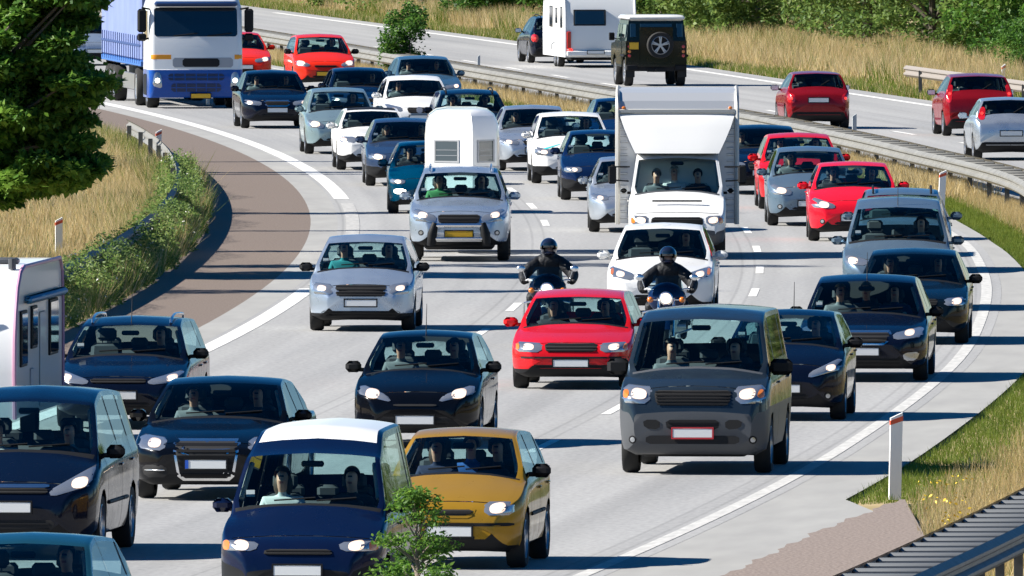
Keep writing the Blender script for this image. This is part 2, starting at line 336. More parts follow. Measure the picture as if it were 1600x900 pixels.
def car_body(s, root, M):
    F = body_fields(s); yf, yr, top, belt, wid, zbf = F; rw = s['rw']; wb = s['wb']; Ra = rw*1.16
    key = [yf, yf+.012, yf+.03, yf+.055, yf+.09, yf+.14, yf+.2, s['cowl'][0]-.03, s['cowl'][0]+.03, s['cowl'][0]+.08, s['rf'][0]-.05, s['rf'][0]+.04, s['rr'][0]-.08, s['rr'][0]+.02, s['rwb'][0]-.03, s['rwb'][0]+.02, yr-.1, yr-.05, yr-.02, yr]
    for c in (0, wb): key += list(np.arange(c-Ra-.03, c+Ra+.04, .05))
    key += list(np.arange(yf+.2, yr-.1, .10))
    bp = s['bpil'] or s['cowl'][0] + .62*(s['rwb'][0] - s['cowl'][0])*(.78 if s['doors'] == 4 else 1.02)
    d0 = max(s['cowl'][0] + .18, Ra + .06); cpil = min(s['rr'][0] + .05, wb - .02 if s['doors'] == 4 else wb + .3)
    seams = [d0, bp] + ([cpil] if s['doors'] == 4 else [])
    hood_y0 = yf + s['hy'] + .015; hood_y1 = s['cowl'][0] - .06
    seams_all = seams + [hood_y0]; SW = .009
    ys = sorted(set(round(v, 3) for v in key)); ys = [y for y in ys if all(abs(y - q) > .022 for q in seams_all)]
    ys = sorted(ys + [q+e for q in seams_all for e in (-SW, SW)])
    yy = [ys[0]]
    for y in ys[1:]:
        if y - yy[-1] > .009: yy.append(y)
    ys = yy; G = np.array([[(p[0], y, p[1]) for p in section(s, y, F)] for y in ys]); ny, nv = G.shape[:2]
    jl = 0
    if s['low'] > 0:                                     # the edge of the dark lower trim runs level
        im = int(np.argmin(np.abs(np.array(ys) - .5*wb))); jl = JV[1] + 1 + int(np.argmin(np.abs(G[im, JV[1]+1:JV[5], 2] - s['low'])))
        for i in range(ny): G[i, jl, 2] = np.clip(s['low'], G[i, jl-1, 2] + .004, max(G[i, jl-1, 2] + .005, G[i, jl+1, 2] - .004))
    # closed shell for placing lamps and grilles
    half = G.reshape(-1, 3); full = np.vstack([half, half*[-1,1,1]]); nh = len(half)
    FA = []
    for i in range(ny-1):
        for j in range(nv-1):
            q = (i*nv+j, (i+1)*nv+j, (i+1)*nv+j+1, i*nv+j+1); FA.append(q); FA.append(tuple(a+nh for a in reversed(q)))
    caps = []
    for i, fl in ((0, False), (ny-1, True)):
        for k in range(nv//2):
            q = [i*nv+k, i*nv+k+1, i*nv+nv-2-k, i*nv+nv-1-k]
            q = [a for n_, a in enumerate(q) if a not in q[:n_]]
            if len(q) < 3: continue
            if fl: q = q[::-1]
            caps.append(tuple(q)); caps.append(tuple(a+nh for a in reversed(q)))
    bvh = BVHTree.FromPolygons([tuple(v) for v in full], FA + caps)
    # wheel arches
    G2 = G.copy(); inside = np.zeros((ny, nv), bool)
    for i in range(ny):
        for j in range(JV[1], JV[6]):
            for c in (0, wb):
                dy, dz = G[i,j,1]-c, G[i,j,2]-rw; r = math.hypot(dy, dz)
                if r < Ra and dz > -.2:
                    if r > Ra*.80: G2[i,j,1] = c + dy*Ra/r; G2[i,j,2] = rw + dz*Ra/r
                    else: inside[i,j] = True
    half = G2.reshape(-1, 3); full = np.vstack([half, half*[-1,1,1]])
    parts = {}; seamf = []
    isseam = lambda i: any(abs(.5*(ys[i]+ys[i+1]) - q) < SW*.6 for q in seams_all)
    wy0, wy1 = s['cowl'][0]+.028, s['rf'][0]-.0; sy0 = s['cowl'][0]+.12; sy1 = s['rwb'][0]-.10
    for i in range(ny-1):
        yc = .5*(ys[i]+ys[i+1])
        for j in range(nv-1):
            sub = [(a,b_) for a in (i,i+1) for b_ in (j,j+1)]
            if any(inside[a,b_] for a,b_ in sub): continue
            cy, cz = G2[[i,i+1,i,i+1],[j,j,j+1,j+1],1].mean(), G2[[i,i+1,i,i+1],[j,j,j+1,j+1],2].mean()
            if JV[1] <= j < JV[6] and any(math.hypot(cy-c, cz-rw) < Ra*.97 for c in (0, wb)): continue
            q = (i*nv+j, (i+1)*nv+j, (i+1)*nv+j+1, i*nv+j+1)
            b_, t_ = belt(yc), top(yc); gh = t_ - b_ > s['crown'] + .10
            nm = 'body'; mi = 0
            if j < JV[1] + 1: mi = 1
            elif j < jl: nm, mi = ('front_bumper' if yc < .1 else 'sill' if yc < wb else 'body'), 1
            elif yc < yf + .42 and cz < s['bumper_z'] and j < JV[9]: nm = 'front_bumper'
            if JV[9] <= j and wy0 < yc < wy1: nm = 'windscreen'
            elif JV[9] <= j and t_ - b_ > s['crown'] + .03 and s['rr'][0]+.015 < yc < s['rwb'][0]-.02: nm = 'rear_window'
            elif JV[6]+1 <= j < JV[7] and sy0 < yc < sy1 and t_ - b_ > .16:
                if abs(yc-bp) < .045 or (s['doors'] == 4 and abs(yc-cpil) < .04): mi = 1
                else: nm = 'side_window_%d' % (0 if yc < bp else 1 if (s['doors'] == 2 or yc < cpil) else 2)
            elif JV[2] <= j < JV[6]+1 and d0 < yc < seams[-1] and j >= jl:
                k_ = sum(yc > q_ for q_ in seams[1:]); nm = 'door_%d' % k_
            elif JV[7]+1 <= j and hood_y0 < yc < hood_y1: nm = 'bonnet'
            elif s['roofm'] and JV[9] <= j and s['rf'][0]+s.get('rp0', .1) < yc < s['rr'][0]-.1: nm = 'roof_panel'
            elif s['cowl'][0]-.025 < yc < s['cowl'][0]+.03 and j >= JV[8]: mi = 1
            if isseam(i) and ((any(abs(yc-q_) < SW for q_ in seams) and JV[2] <= j < JV[7]+1) or (any(abs(yc-q_) < SW for q_ in (hood_y0,)) and j >= JV[7]+1)):
                seamf.append(q); continue
            for sd, qq in ((1, q), (-1, tuple(a+nh for a in reversed(q)))):
                nn = nm + ('|%d' % sd if nm[:4] in ('door', 'side', 'sill') else '')
                parts.setdefault(nn, []).append((qq, mi))
    for q in caps:
        cz = full[list(q), 2].mean(); parts.setdefault('front_bumper' if cz < s['bumper_z'] and full[q[0],1] < 0 else 'body', []).append((q, 1 if cz < s['low'] else 0))
    pm = paint(*M) if isinstance(M, tuple) else M
    def split(nm, fs):
        if not nm.startswith(('front_bumper', 'sill')): return [(nm, fs)]
        par = {}
        def find(a):
            while par.setdefault(a, a) != a: par[a] = par[par[a]]; a = par[a]
            return a
        kf = lambda a: tuple(np.round(full[a], 4))
        for q, _ in fs:
            r0 = find(kf(q[0]))
            for a in q[1:]: par[find(kf(a))] = r0
        g = {}
        for f_ in fs: g.setdefault(find(kf(f_[0][0])), []).append(f_)
        gs = sorted(g.values(), key=len, reverse=True)
        return [(nm, gs[0])] + [('bumper_corner' if 'bumper' in nm else 'sill_end', x) for x in gs[1:]]
    for nm, fs in [q for it_ in parts.items() for q in split(*it_)]:
        base = nm.split('|')[0]; base = base[:-2] if base[-2:-1] == '_' else base
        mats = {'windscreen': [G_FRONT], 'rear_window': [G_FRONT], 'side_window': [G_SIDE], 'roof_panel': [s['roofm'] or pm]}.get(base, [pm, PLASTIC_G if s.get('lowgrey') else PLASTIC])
        used = sorted({a for q, _ in fs for a in q}); ix = {a: n_ for n_, a in enumerate(used)}
        me = mesh(base, full[used], [[ix[a] for a in q] for q, _ in fs], mats, [min(m_, len(mats)-1) for _, m_ in fs], merge=True, angle=50)
        o = link(base, me, root)
        if base == 'door': s.setdefault('_doors', []).append((o, nm))
    # recessed joints between the panels
    sv = full.copy(); cent = np.array([0, 0, .6]); sv[:, 0] -= np.sign(sv[:, 0])*.010; sv[:, 2] -= .006
    sf = seamf + [tuple(a+nh for a in reversed(q)) for q in seamf]
    if sf:
        used = sorted({a for q in sf for a in q}); ix = {a: n_ for n_, a in enumerate(used)}
        link('panel_joint', mesh('panel_joint', sv[used], [[ix[a] for a in q] for q in sf], SEAM, merge=True), root)
    return F, bvh, bp, d0, pm

def outline(poly, it=2):
    P = [np.array(p, float) for p in poly]; rc = .055
    for _ in range(it):
        Q = []
        for a, b in zip(P, P[1:]+P[:1]):
            t = min(.24, rc/max(1e-6, np.linalg.norm(b-a))); Q += [a*(1-t)+b*t, a*t+b*(1-t)]
        P = Q; rc *= .4
    return P
def patch(name, poly, bvh, m, root, off=.006, rear=False, depth=.03, it=2, rings=(1,.86,.7,.52,.33,.14), ylim=None, lens=0.0):
    """a panel cut to an outline in front view and laid on the body's skin, with a rim of its own thickness"""
    P0 = outline(poly, it); P = []
    for a, b_ in zip(P0, P0[1:]+P0[:1]):
        k = max(1, int(np.linalg.norm(b_-a)/.07)); P += [a + (b_-a)*i/k for i in range(k)]
    c = sum(P0)/len(P0); n = len(P); v = []; f = []
    sg = -1 if not rear else 1
    last = None
    def hit(x, z):
        h = bvh.ray_cast(Vector((x, sg*12, z)), Vector((0, -sg, 0)))
        return h[0].y if h[0] is not None else None
    for k, r in enumerate(rings):
        for p in P:
            q = c + (p-c)*r; y = hit(q[0], q[1])
            t_ = 1.0
            while y is None and t_ > .3: t_ -= .06; qq = c + (p-c)*r*t_; y = hit(qq[0], qq[1])
            if y is None: y = last if last is not None else sg*1.0
            last = y; v.append((q[0], y + sg*(off + lens*(1-r*r)), q[1]))
    for k in range(len(rings)-1): f += [(k*n+i, k*n+(i+1) % n, (k+1)*n+(i+1) % n, (k+1)*n+i) for i in range(n)]
    k = (len(rings)-1)*n; f.append(tuple(range(k, k+n)))
    b0 = len(v); v += [(p[0], p[1] - sg*depth, p[2]) for p in v[:n]]
    f += [(b0+i, b0+(i+1) % n, (i+1) % n, i) for i in range(n)]
    if rear: f = [tuple(reversed(q)) for q in f]
    return link(name, mesh(name, v, f, m, angle=40), root)
def circ(x, z, r, n=12): return [(x + r*math.cos(2*math.pi*k/n), z + r*math.sin(2*math.pi*k/n)) for k in range(n)]
def mir(poly): return [(-x, z) for x, z in reversed(poly)]

# wheels: one tyre and two kinds of rim, shared and scaled
def wheel_meshes():
    t = MB(); t.lathe([(.68,-.30),(.93,-.33),(1.0,-.24),(1.0,.24),(.93,.33),(.68,.30)], 28, 'x', m=0)
    T = t.me('tyre', [RUBBER])
    r = MB(); r.lathe([(.70,.29),(.66,.31),(.62,.22),(.60,.10),(.0,.10)], 28, 'x', mats=[0,0,1,1])
    for k in range(5):
        for e in (-.12, .12):
            a = 2*math.pi*k/5 + e; rot = Matrix.Rotation(a, 3, 'X'); r.box(tuple(rot @ Vector((.22, 0, .36))), (.08, .10, .58), 0, .02, rot=rot)
    r.lathe([(.16,.20),(.15,.28),(0.0,.28)], 14, 'x')
    A = r.me('rim', [ALLOY, HOLE])
    c = MB(); c.lathe([(.70,.29),(.66,.31),(.60,.27),(.52,.25),(.50,.29),(.30,.31),(0,.31)], 28, 'x')
    for k in range(9):
        a = 2*math.pi*k/9; c.box((.275, .56*math.cos(a), .56*math.sin(a)), (.03,.10,.10), 1, .02)
    return T, A, c.me('rim', [ALLOY, HOLE])
TYRE, RIM_A, RIM_C = wheel_meshes()
def wheel(root, x, y, r, wd=.20, rim='alloy'):
    e = empty('wheel', (x, y, r), 0, root); sd = 1 if x > 0 else -1
    for nm, me in (('tyre', TYRE), ('rim', RIM_A if rim == 'alloy' else RIM_C)):
        o = link(nm, me, e); o.scale = (wd/.66, r, r); o.rotation_euler = (0, 0, 0 if sd > 0 else math.pi)
    return e

def plate(root, x, y, z, kind='w', w=.50, h=.11, rear=False):
    sg = 1 if rear else -1
    o = MB().box((0,0,0), (w, .014, h), 0, .006).obj('number_plate', [{'w': PLATE_W, 'y': PLATE_Y, 'r': PLATE_W, 'e': PLATE_W}[kind]], root, (x, y + sg*.012, z))
    fr = MB()
    for a, b_, c, d in ((0, h/2+.008, w+.03, .016), (0, -h/2-.008, w+.03, .016), (w/2+.008, 0, .016, h), (-w/2-.008, 0, .016, h)): fr.box((a, 0, b_), (c, .02, d))
    fr.obj('plate_frame', [PLATE_R if kind == 'r' else PLASTIC], o)
    if kind == 'e': MB().box((-w/2+.022, sg*.009, 0), (.04,.004,h-.01)).obj('blue_band', [PLATE_B], o)
    return o

def seat_mesh():
    m = MB(); rot = Matrix.Rotation(-.22, 3, 'X')
    m.box((0, .02, .27), (.48,.13,.62), 0, .05, (.86,1), rot); m.box((0, .16, .69), (.26,.09,.17), 0, .035, rot=rot); m.box((0, -.26, -.03), (.50,.52,.14), 0, .05)
    for x in (-.06,.06): m.tube([(x,.12,.55),(x,.15,.66)], .009, 6)
    return m.me('seat', [SEAT])
SEAT_ME = seat_mesh()
def wheel_steer():
    m = MB(); pts = [(.18*math.cos(a), 0, .18*math.sin(a)) for a in np.linspace(0, 2*math.pi, 19)]
    m.tube(pts, .015, 6); m.box((0,.01,0), (.32,.02,.035), 0, .008); m.box((0,.01,-.08), (.05,.02,.16)); m.ell((0,0,0), (.065,.03,.06), 8, 5)
    return m.me('steering_wheel', [TRIM])
STEER_ME = wheel_steer()

def interior(s, root, F):
    yf, yr, top, belt, wid, zbf = F; cy, cz = s['cowl']; bz = belt(cy+.5); y1 = s['rwb'][0] - .05
    w = s['W']*.84; m = MB()
    m.box((0, (cy+.1+y1)/2 + .1, (.28 + bz-.30)/2), (2*w, y1-cy-.1, bz-.30-.28)); m.obj('cabin_floor', [TRIM], root)
    d = MB(); d.box((0, cy+.30, cz-.10), (2*w, .50, .16), 0, .05); d.box((.36 if not s.get('rhd') else -.36, cy+.42, cz-.0), (.34,.2,.08), 0, .03); d.obj('dashboard', [TRIM], root)
    sy = s.get('seaty', s['rf'][0] + .42); sz = bz - .40
    for x in (-.36*s['W']/.85, .36*s['W']/.85):
        o = link('seat', SEAT_ME, root, (x, sy, sz+.02))
    ry = min(sy + .85, y1 - .15)
    if ry > sy + .4:
        b_ = MB(); b_.box((0, ry, sz+.24), (2*w*.92, .16, .52), 0, .06); b_.box((0, ry-.25, sz-.05), (2*w*.92,.5,.14), 0, .05)
        for x in (-.36, 0, .36): b_.box((x, ry+.03, sz+.58), (.23,.08,.14), 0, .035)
        b_.obj('rear_bench', [SEAT], root)
    o = link('steering_wheel', STEER_ME, root, (.36*s['W']/.85, sy-.50, sz+.36)); o.rotation_euler = (R(-28), 0, 0)
    # pale lining of the windscreen pillars
    for sd in (1, -1):
        pts = []
        for q in np.linspace(cy + .14, s['rf'][0] - .04, 5):
            c = section(s, q, F)[JV[8]]; pts.append((sd*(c[0] - .055), q + .05, c[1] - .035))
        MB().tube(pts, .030, 6).obj('pillar_trim', [LINING], root)
    # mirror on the windscreen
    MB().box((0, s['rf'][0]-.06, s['rf'][1]-.12), (.24,.04,.065), 0, .02).obj('rear_view_mirror', [TRIM], root)
    return sy, sz

def build_car(name, label, cat, loc, rz, s, M, away=False, occ=(), group='vehicles queuing towards the camera'):
    s = dict(s); s.pop('_doors', None)
    root = tag(empty(name, loc, rz), label, cat, group)
    F, bvh, bp, d0, pm = car_body(s, root, M); yf, yr, top, belt, wid, zbf = F
    W = s['W']; cy, cz = s['cowl']
    # underbody keeps daylight out of the wheel houses
    ub = MB(); ub.box((0, (yf+yr)/2, .36), (2*(W-.27), yr-yf-.5, .30), 0, .05); ub.obj('underbody', [HOLE], root)
    # handles on the doors
    for o, nm in s.get('_doors', []):
        k = int(nm.split('|')[0][-1]); sd = int(nm.split('|')[1]); hy = (bp - .12) if k == 0 else (s['wb'] - .12 if s['doors'] == 4 else bp)
        if k > 1: continue
        z = belt(hy) - .13; h = bvh.ray_cast(Vector((sd*3, hy, z)), Vector((-sd, 0, 0)))
        if h[0] is not None: MB().box((0,0,0), (.03,.16,.028), 0, .01).obj('handle', [pm], o, (h[0].x + sd*.012, hy, z))
        zz = s.get('mould', 0)
        if zz:
            pts = []
            for q in np.linspace((d0 if k == 0 else bp)+.04, (bp if k == 0 else bp+.5)-.04, 5):
                h = bvh.ray_cast(Vector((sd*3, q, zz)), Vector((-sd, 0, 0)))
                if h[0] is not None: pts.append((h[0].x + sd*.004, q, zz))
            if len(pts) > 2: MB().tube(pts, .022, 6).obj('side_moulding', [PLASTIC], o)
    # front
    fr = s['hl']
    for sd in (1, -1):
        P = [(x*W, z) for x, z in fr]; P = P if sd > 0 else mir(P)
        hl = patch('headlight', P, bvh, [LAMP], root, .008, it=1, lens=.012)
        bx, bz, br = s['bulb'][:3]
        patch('reflector', [(sd*x_, z_) for x_, z_ in [(bx*W-br*1.1, bz-br*.75), (bx*W-br*1.2, bz+br*.6), (bx*W+br*1.1, bz+br*.95), (bx*W+br*1.2, bz-br*.6)]], bvh, [GLOW], hl, .020, it=2, rings=(1,.6,.2))
        bl = patch('bulb', [(sd*(bx*W+dx*br*.58), bz+dz*br*.46) for dx, dz in ((-1,-.6),(-.8,.9),(.3,1),(1.05,.5),(.9,-.7),(0,-1))], bvh, [BULB_W if s.get('warm') else BULB], hl, .028, it=2, rings=(1,.6,.2))
        if s.get('amber'):
            ax, az, ar = s['amber']; patch('indicator', [(sd*(ax-ar)*W, az-.05), (sd*(ax-ar)*W, az+.05), (sd*(ax+ar)*W, az+.05), (sd*(ax+ar)*W, az-.05)], bvh, [AMBER], hl, .018)
        if s['fog']:
            fx, fz, r_ = s['fog']; fo_ = patch('fog_lamp', circ(sd*fx*W, fz, r_), bvh, [PLASTIC], root, .004, it=0); patch('lens', circ(sd*fx*W, fz, r_*.62), bvh, [LAMP], fo_, .012, it=0)
    if s['grille']:
        for gi, g in enumerate(s['grille'] if isinstance(s['grille'], list) else [s['grille']]):
            hb, ht, z0, z1, fm, ns = g; P = [(hb*W, z0), (ht*W, z1), (-ht*W, z1), (-hb*W, z0)]
            if fm:
                k = .03; Q = [(hb*W+k, z0-k), (ht*W+k, z1+k), (-ht*W-k, z1+k), (-hb*W-k, z0-k)]; patch('grille_surround', Q, bvh, [CHROME if fm == 'c' else pm], root, .006, it=1)
            go = patch('grille', P, bvh, [HOLE], root, .010, it=1)
            for k in range(ns):
                z = z0 + (z1-z0)*(k+.5)/ns; hw = (hb + (ht-hb)*(k+.5)/ns)*W*.97; th = (z1-z0)/ns*.22
                patch('slat', [(hw, z-th), (hw, z+th), (-hw, z+th), (-hw, z-th)], bvh, [mat('grille_black', (.007,.007,.008), .6, spec=.15)], go, .018, it=0, rings=(1,.4), depth=.008)
    if s.get('badge'): patch('badge', circ(0, s['badge'][0], s['badge'][1]), bvh, [ALLOY], root, .020, it=0)
    if s['intake']:
        hb, ht, z0, z1 = s['intake']; io = patch('air_intake', [(hb*W, z0), (ht*W, z1), (-ht*W, z1), (-hb*W, z0)], bvh, [HOLE], root, .006, it=1)
        for k in range(2):
            z = z0 + (z1-z0)*(k+.6)/2.2; patch('slat', [(hb*W*.95, z-.008), (hb*W*.95, z+.008), (-hb*W*.95, z+.008), (-hb*W*.95, z-.008)], bvh, [PLASTIC], io, .014, it=0, rings=(1,.5), depth=.01)
    for e in s.get('extra', []):
        nm, P, m_, off = e[:4]; patch(nm, [(x*W, z) for x, z in P], bvh, [m_ or pm], root, off, it=1)
        if len(e) > 4: patch(nm, mir([(x*W, z) for x, z in P]), bvh, [m_ or pm], root, off, it=1)
    if s['plate']:
        z, k = s['plate'][:2]; h = bvh.ray_cast(Vector((0, -12, z)), Vector((0, 1, 0))); ysx = h[0].y if h[0] is not None else yf
        h2 = bvh.ray_cast(Vector((.2, -12, z+.05)), Vector((0, 1, 0))); ysx = min(ysx, h2[0].y if h2[0] is not None else ysx)
        plate(root, s.get('platex', 0), ysx - .008, z, k)
    # rear
    if s['tl']:
        for sd in (1, -1):
            P = [(x*W, z) for x, z in s['tl']]; P = P if sd > 0 else mir(P)
            t_ = patch('tail_light', P, bvh, [TAIL], root, .008, rear=True)
            c = sum(np.array(p) for p in P)/len(P); patch('lamp', circ(c[0], c[1], .035), bvh, [TAIL_ON], t_, .02, rear=True, it=0)
        z = s.get('rplate', .62); h = bvh.ray_cast(Vector((0, 12, z)), Vector((0, -1, 0)))
        plate(root, 0, h[0].y if h[0] is not None else yr, z, s['plate'][1], rear=True)
        patch('rear_bumper_trim', [(.78*W,.36),(.78*W,.42),(-.78*W,.42),(-.78*W,.36)], bvh, [PLASTIC], root, .012, rear=True, it=1)
        h = bvh.ray_cast(Vector((0, 12, s['rwb'][1]+.1)), Vector((0, -1, 0)))
        if h[0] is not None: MB().tube([(0, h[0].y+.02, s['rwb'][1]+.04), (-.30, h[0].y-.06, s['rwb'][1]+.22)], .012, 6).obj('rear_wiper', [PLASTIC], root)
    # wheels
    for y in (0, s['wb']):
        for sd in (1, -1): wheel(root, sd*(W - .115), y, s['rw'], .21, s['hub'])
    # mirrors
    for sd in (1, -1):
        my = cy + .42; mz = belt(my) + .085; x0 = wid(my)*.95; m = MB()
        mm = pm if s['mirror'] == 'p' else PLASTIC_G if s['mirror'] == 'g' else PLASTIC; k = s.get('mscale', 1.0)
        m.box((sd*.13, 0, 0), (.21*k, .10, .145*k), 0, .05); m.box((sd*.02, .02, -.04), (.10,.05,.05), 0, .015)
        mo = m.obj('side_mirror', [mm], root, (x0, my, mz) if sd > 0 else (-x0, my, mz))
        MB().box((sd*.13, .052, 0), (.17*k, .006, .11*k)).obj('mirror_glass', [CHROME], mo)
    # wipers
    for x0, x1 in ((-.42, .08), (.10, .58)):
        pts = []
        for t in np.linspace(0, 1, 4):
            x = (x0 + (x1-x0)*t)*W; z = cz + .045 + .03*t; h = bvh.ray_cast(Vector((x, -12, z)), Vector((0, 1, 0)))
            if h[0] is not None: pts.append(h[0] + Vector((0, -.012, .006)))
        if len(pts) > 1: MB().tube(pts, .009, 5).obj('wiper', [PLASTIC], root)
    if s['rails']:
        for sd in (1, -1):
            pts = []
            for q in np.linspace(s['rf'][0]+.15, s['rr'][0]-.1, 9):
                x = sd*(W - s['tumble'] - .13); h = bvh.ray_cast(Vector((x, q, 4)), Vector((0, 0, -1))); e = q in (s['rf'][0]+.15, s['rr'][0]-.1)
                if h[0] is not None: pts.append(h[0] + Vector((0, 0, .055)))
            pts = [pts[0] + Vector((0,-.05,-.05))] + pts + [pts[-1] + Vector((0,.05,-.05))]
            MB().tube(pts, .018, 6).obj('roof_rail', [CHROME if s['rails'] == 'c' else PLASTIC], root)
    if s['antenna']:
        ay = s['rf'][0] + .10 if s['antenna'] == 1 else s['rr'][0] - .1; az = top(ay)
        MB().tube([(0, ay, az-.01), (0, ay+.12, az+.38)], [.007,.004], 5).obj('antenna', [PLASTIC], root)
    root.scale = (1, 1, s.get('zk', 1.0))
    sy, sz = interior(s, root, F)
    if s.get('sticker', random.random() < .45): 
        x = -.72*W; z = cz + .12; h = bvh.ray_cast(Vector((x, -12, z)), Vector((0, 1, 0)))
        if h[0] is not None: MB().box((0,0,0), (.09,.006,.07)).obj('sticker', [STICKER], root, h[0] + Vector((0,-.004,0)))
    rotm = Matrix.Rotation(rz, 4, 'Z'); short = s.get('short', label)
    for k, (seat, cloth, hair) in enumerate(occ):
        x = {'d': .36, 'p': -.36, 'b': -.05}[seat]*W/.85
        p = Vector(loc) + rotm @ Vector((x, sy + (.78 if seat == 'b' else -.10), min(sz + .02, (top(sy)*s.get('zk', 1) - .95))))
        person(p, rz, cloth, hair, seat, short)
    return root, bvh, F, pm
# ------------------------------------------------------------------ people
SKIN = mat('skin', (.60,.31,.21), .55); EYE = mat('eye_dark', (.03,.02,.02), .4); LIP = mat('lip', (.36,.12,.10), .5)
LEATHER = mat('black_leather', (.007,.008,.011), .62, 0, 0, .3)
_N, _L, _b = nodes(LEATHER); _n = _N.new('ShaderNodeTexNoise'); _n.inputs['Scale'].default_value = 9; _n.inputs['Detail'].default_value = 3; _p = _N.new('ShaderNodeBump'); _p.inputs['Strength'].default_value = .6; _p.inputs['Distance'].default_value = .06
_t = _N.new('ShaderNodeTexCoord'); _L.new(_t.outputs['Object'], _n.inputs['Vector']); _L.new(_n.outputs['Fac'], _p.inputs['Height']); _L.new(_p.outputs[0], _b.inputs['Normal'])
CLOTH = {n: mat('cloth_' + n.replace(' ', '_'), c, .85) for n, c in {'dark': (.02,.02,.025), 'grey': (.16,.17,.18), 'pale blue': (.30,.42,.52), 'white': (.6,.6,.58), 'green': (.06,.25,.08), 'navy': (.015,.02,.06), 'red': (.35,.03,.03), 'blue': (.02,.10,.35), 'teal': (.02,.22,.24)}.items()}
HAIR = {n: mat('hair_' + n, c, .6) for n, c in {'dark': (.012,.009,.007), 'brown': (.05,.025,.012), 'blond': (.30,.19,.08), 'grey': (.25,.24,.22)}.items()}
def skin_mesh(name, V, E, rad, sub=2):
    me = bpy.data.meshes.new(name); me.from_pydata(V, E, []); o = bpy.data.objects.new(name, me); COL.objects.link(o)
    o.modifiers.new('s', 'SKIN'); sb = o.modifiers.new('u', 'SUBSURF'); sb.levels = sub; sb.render_levels = sub
    for i, d in enumerate(me.skin_vertices[0].data): r = rad[i]; d.radius = r if isinstance(r, tuple) else (r, r); d.use_root = (i == 0)
    dg = bpy.context.evaluated_depsgraph_get(); m2 = bpy.data.meshes.new_from_object(o.evaluated_get(dg)); m2.name = name
    bpy.data.objects.remove(o); return m2
def seated(driver):
    V = [(0,0,.08),(0,.03,.25),(0,.05,.42),(0,.055,.53),(0,.035,.60),(0,.0,.665),(0,.005,.745),(0,.012,.81)]
    rad = [(.15,.13),(.145,.11),(.16,.11),(.075,.07),(.052,.055),(.060,.085),(.071,.10),(.052,.07)]
    E = [(i, i+1) for i in range(7)]
    for s in (1, -1):
        n = len(V)
        arm = [(s*.185,.05,.485),(s*.25,-.08,.28),(s*.19,-.33,.40),(s*.165,-.40,.43)] if driver else [(s*.185,.05,.485),(s*.24,-.02,.25),(s*.12,-.22,.16),(s*.06,-.28,.16)]
        V += arm; rad += [.07,.05,.036,.04]; E += [(2, n),(n, n+1),(n+1, n+2),(n+2, n+3)]
        n = len(V); V += [(s*.10,-.10,.06),(s*.15,-.46,.12),(s*.13,-.66,-.24)]; rad += [.095,.07,.05]; E += [(0, n),(n, n+1),(n+1, n+2)]
    me = skin_mesh('person', V, E, rad)
    for v in me.vertices:
        x, y, z = v.co
        if y < -.05 and abs(x) < .025 and .69 < z < .745: v.co.y -= .022
        if y < -.05 and .02 < abs(x) < .05 and .735 < z < .765: v.co.y += .008
        if abs(x) > .07 and .70 < z < .76 and abs(y) < .03: v.co.x *= 1.14
    for m in (SKIN, CLOTH['dark'], EYE, LIP): me.materials.append(m)
    for p in me.polygons:
        c = p.center; head = c.z > .585 and abs(c.x) < .13; hand = c.y < -.35 and c.z > .3 if driver else (c.y < -.19 and c.z > .10 and abs(c.x) < .11 and c.z < .22)
        p.material_index = 0 if head or hand else 1; p.use_smooth = True
        if head and c.y < -.06 and .010 < abs(c.x) < .058 and .741 < c.z < .764: p.material_index = 2
        if head and c.y < -.06 and abs(c.x) < .028 and .672 < c.z < .690: p.material_index = 3
    return me
def hair_mesh(long):
    m = MB(); m.ell((0,.018,.765), (.088,.112,.100), 18, 14); f2 = []
    vv = np.array(m.v)
    for f in m.f:
        c = vv[list(f)].mean(0)
        if (c[1] > .035 and c[2] > .70) or c[2] > .805 + .25*max(0, -c[1]-.05): f2.append(f)
    m.f = f2; m.m = [0]*len(f2)
    if long: m.ell((0,.055,.66), (.105,.075,.15), 12, 8)
    return m.me('hair', [HAIR['dark']])
P_DRV, P_PAS = seated(True), seated(False); H_S, H_L = hair_mesh(False), hair_mesh(True)
def person(p, rz, cloth, hair, seat, where):
    o = link('person', P_DRV if seat == 'd' else P_PAS); o.location = p; o.rotation_euler = (0, 0, rz + random.uniform(-.15, .15))
    o.material_slots[1].link = 'OBJECT'; o.material_slots[1].material = CLOTH[cloth]
    lg = hair.startswith('long '); hc = hair.replace('long ', '')
    h = link('hair', H_L if lg else H_S, o); h.material_slots[0].link = 'OBJECT'; h.material_slots[0].material = HAIR[hc]
    pos = {'d': 'driver', 'p': 'front passenger', 'b': 'middle passenger'}[seat]
    tag(o, '%s in %s top inside the %s' % (pos, cloth, where), 'person', 'people inside the vehicles'); return o

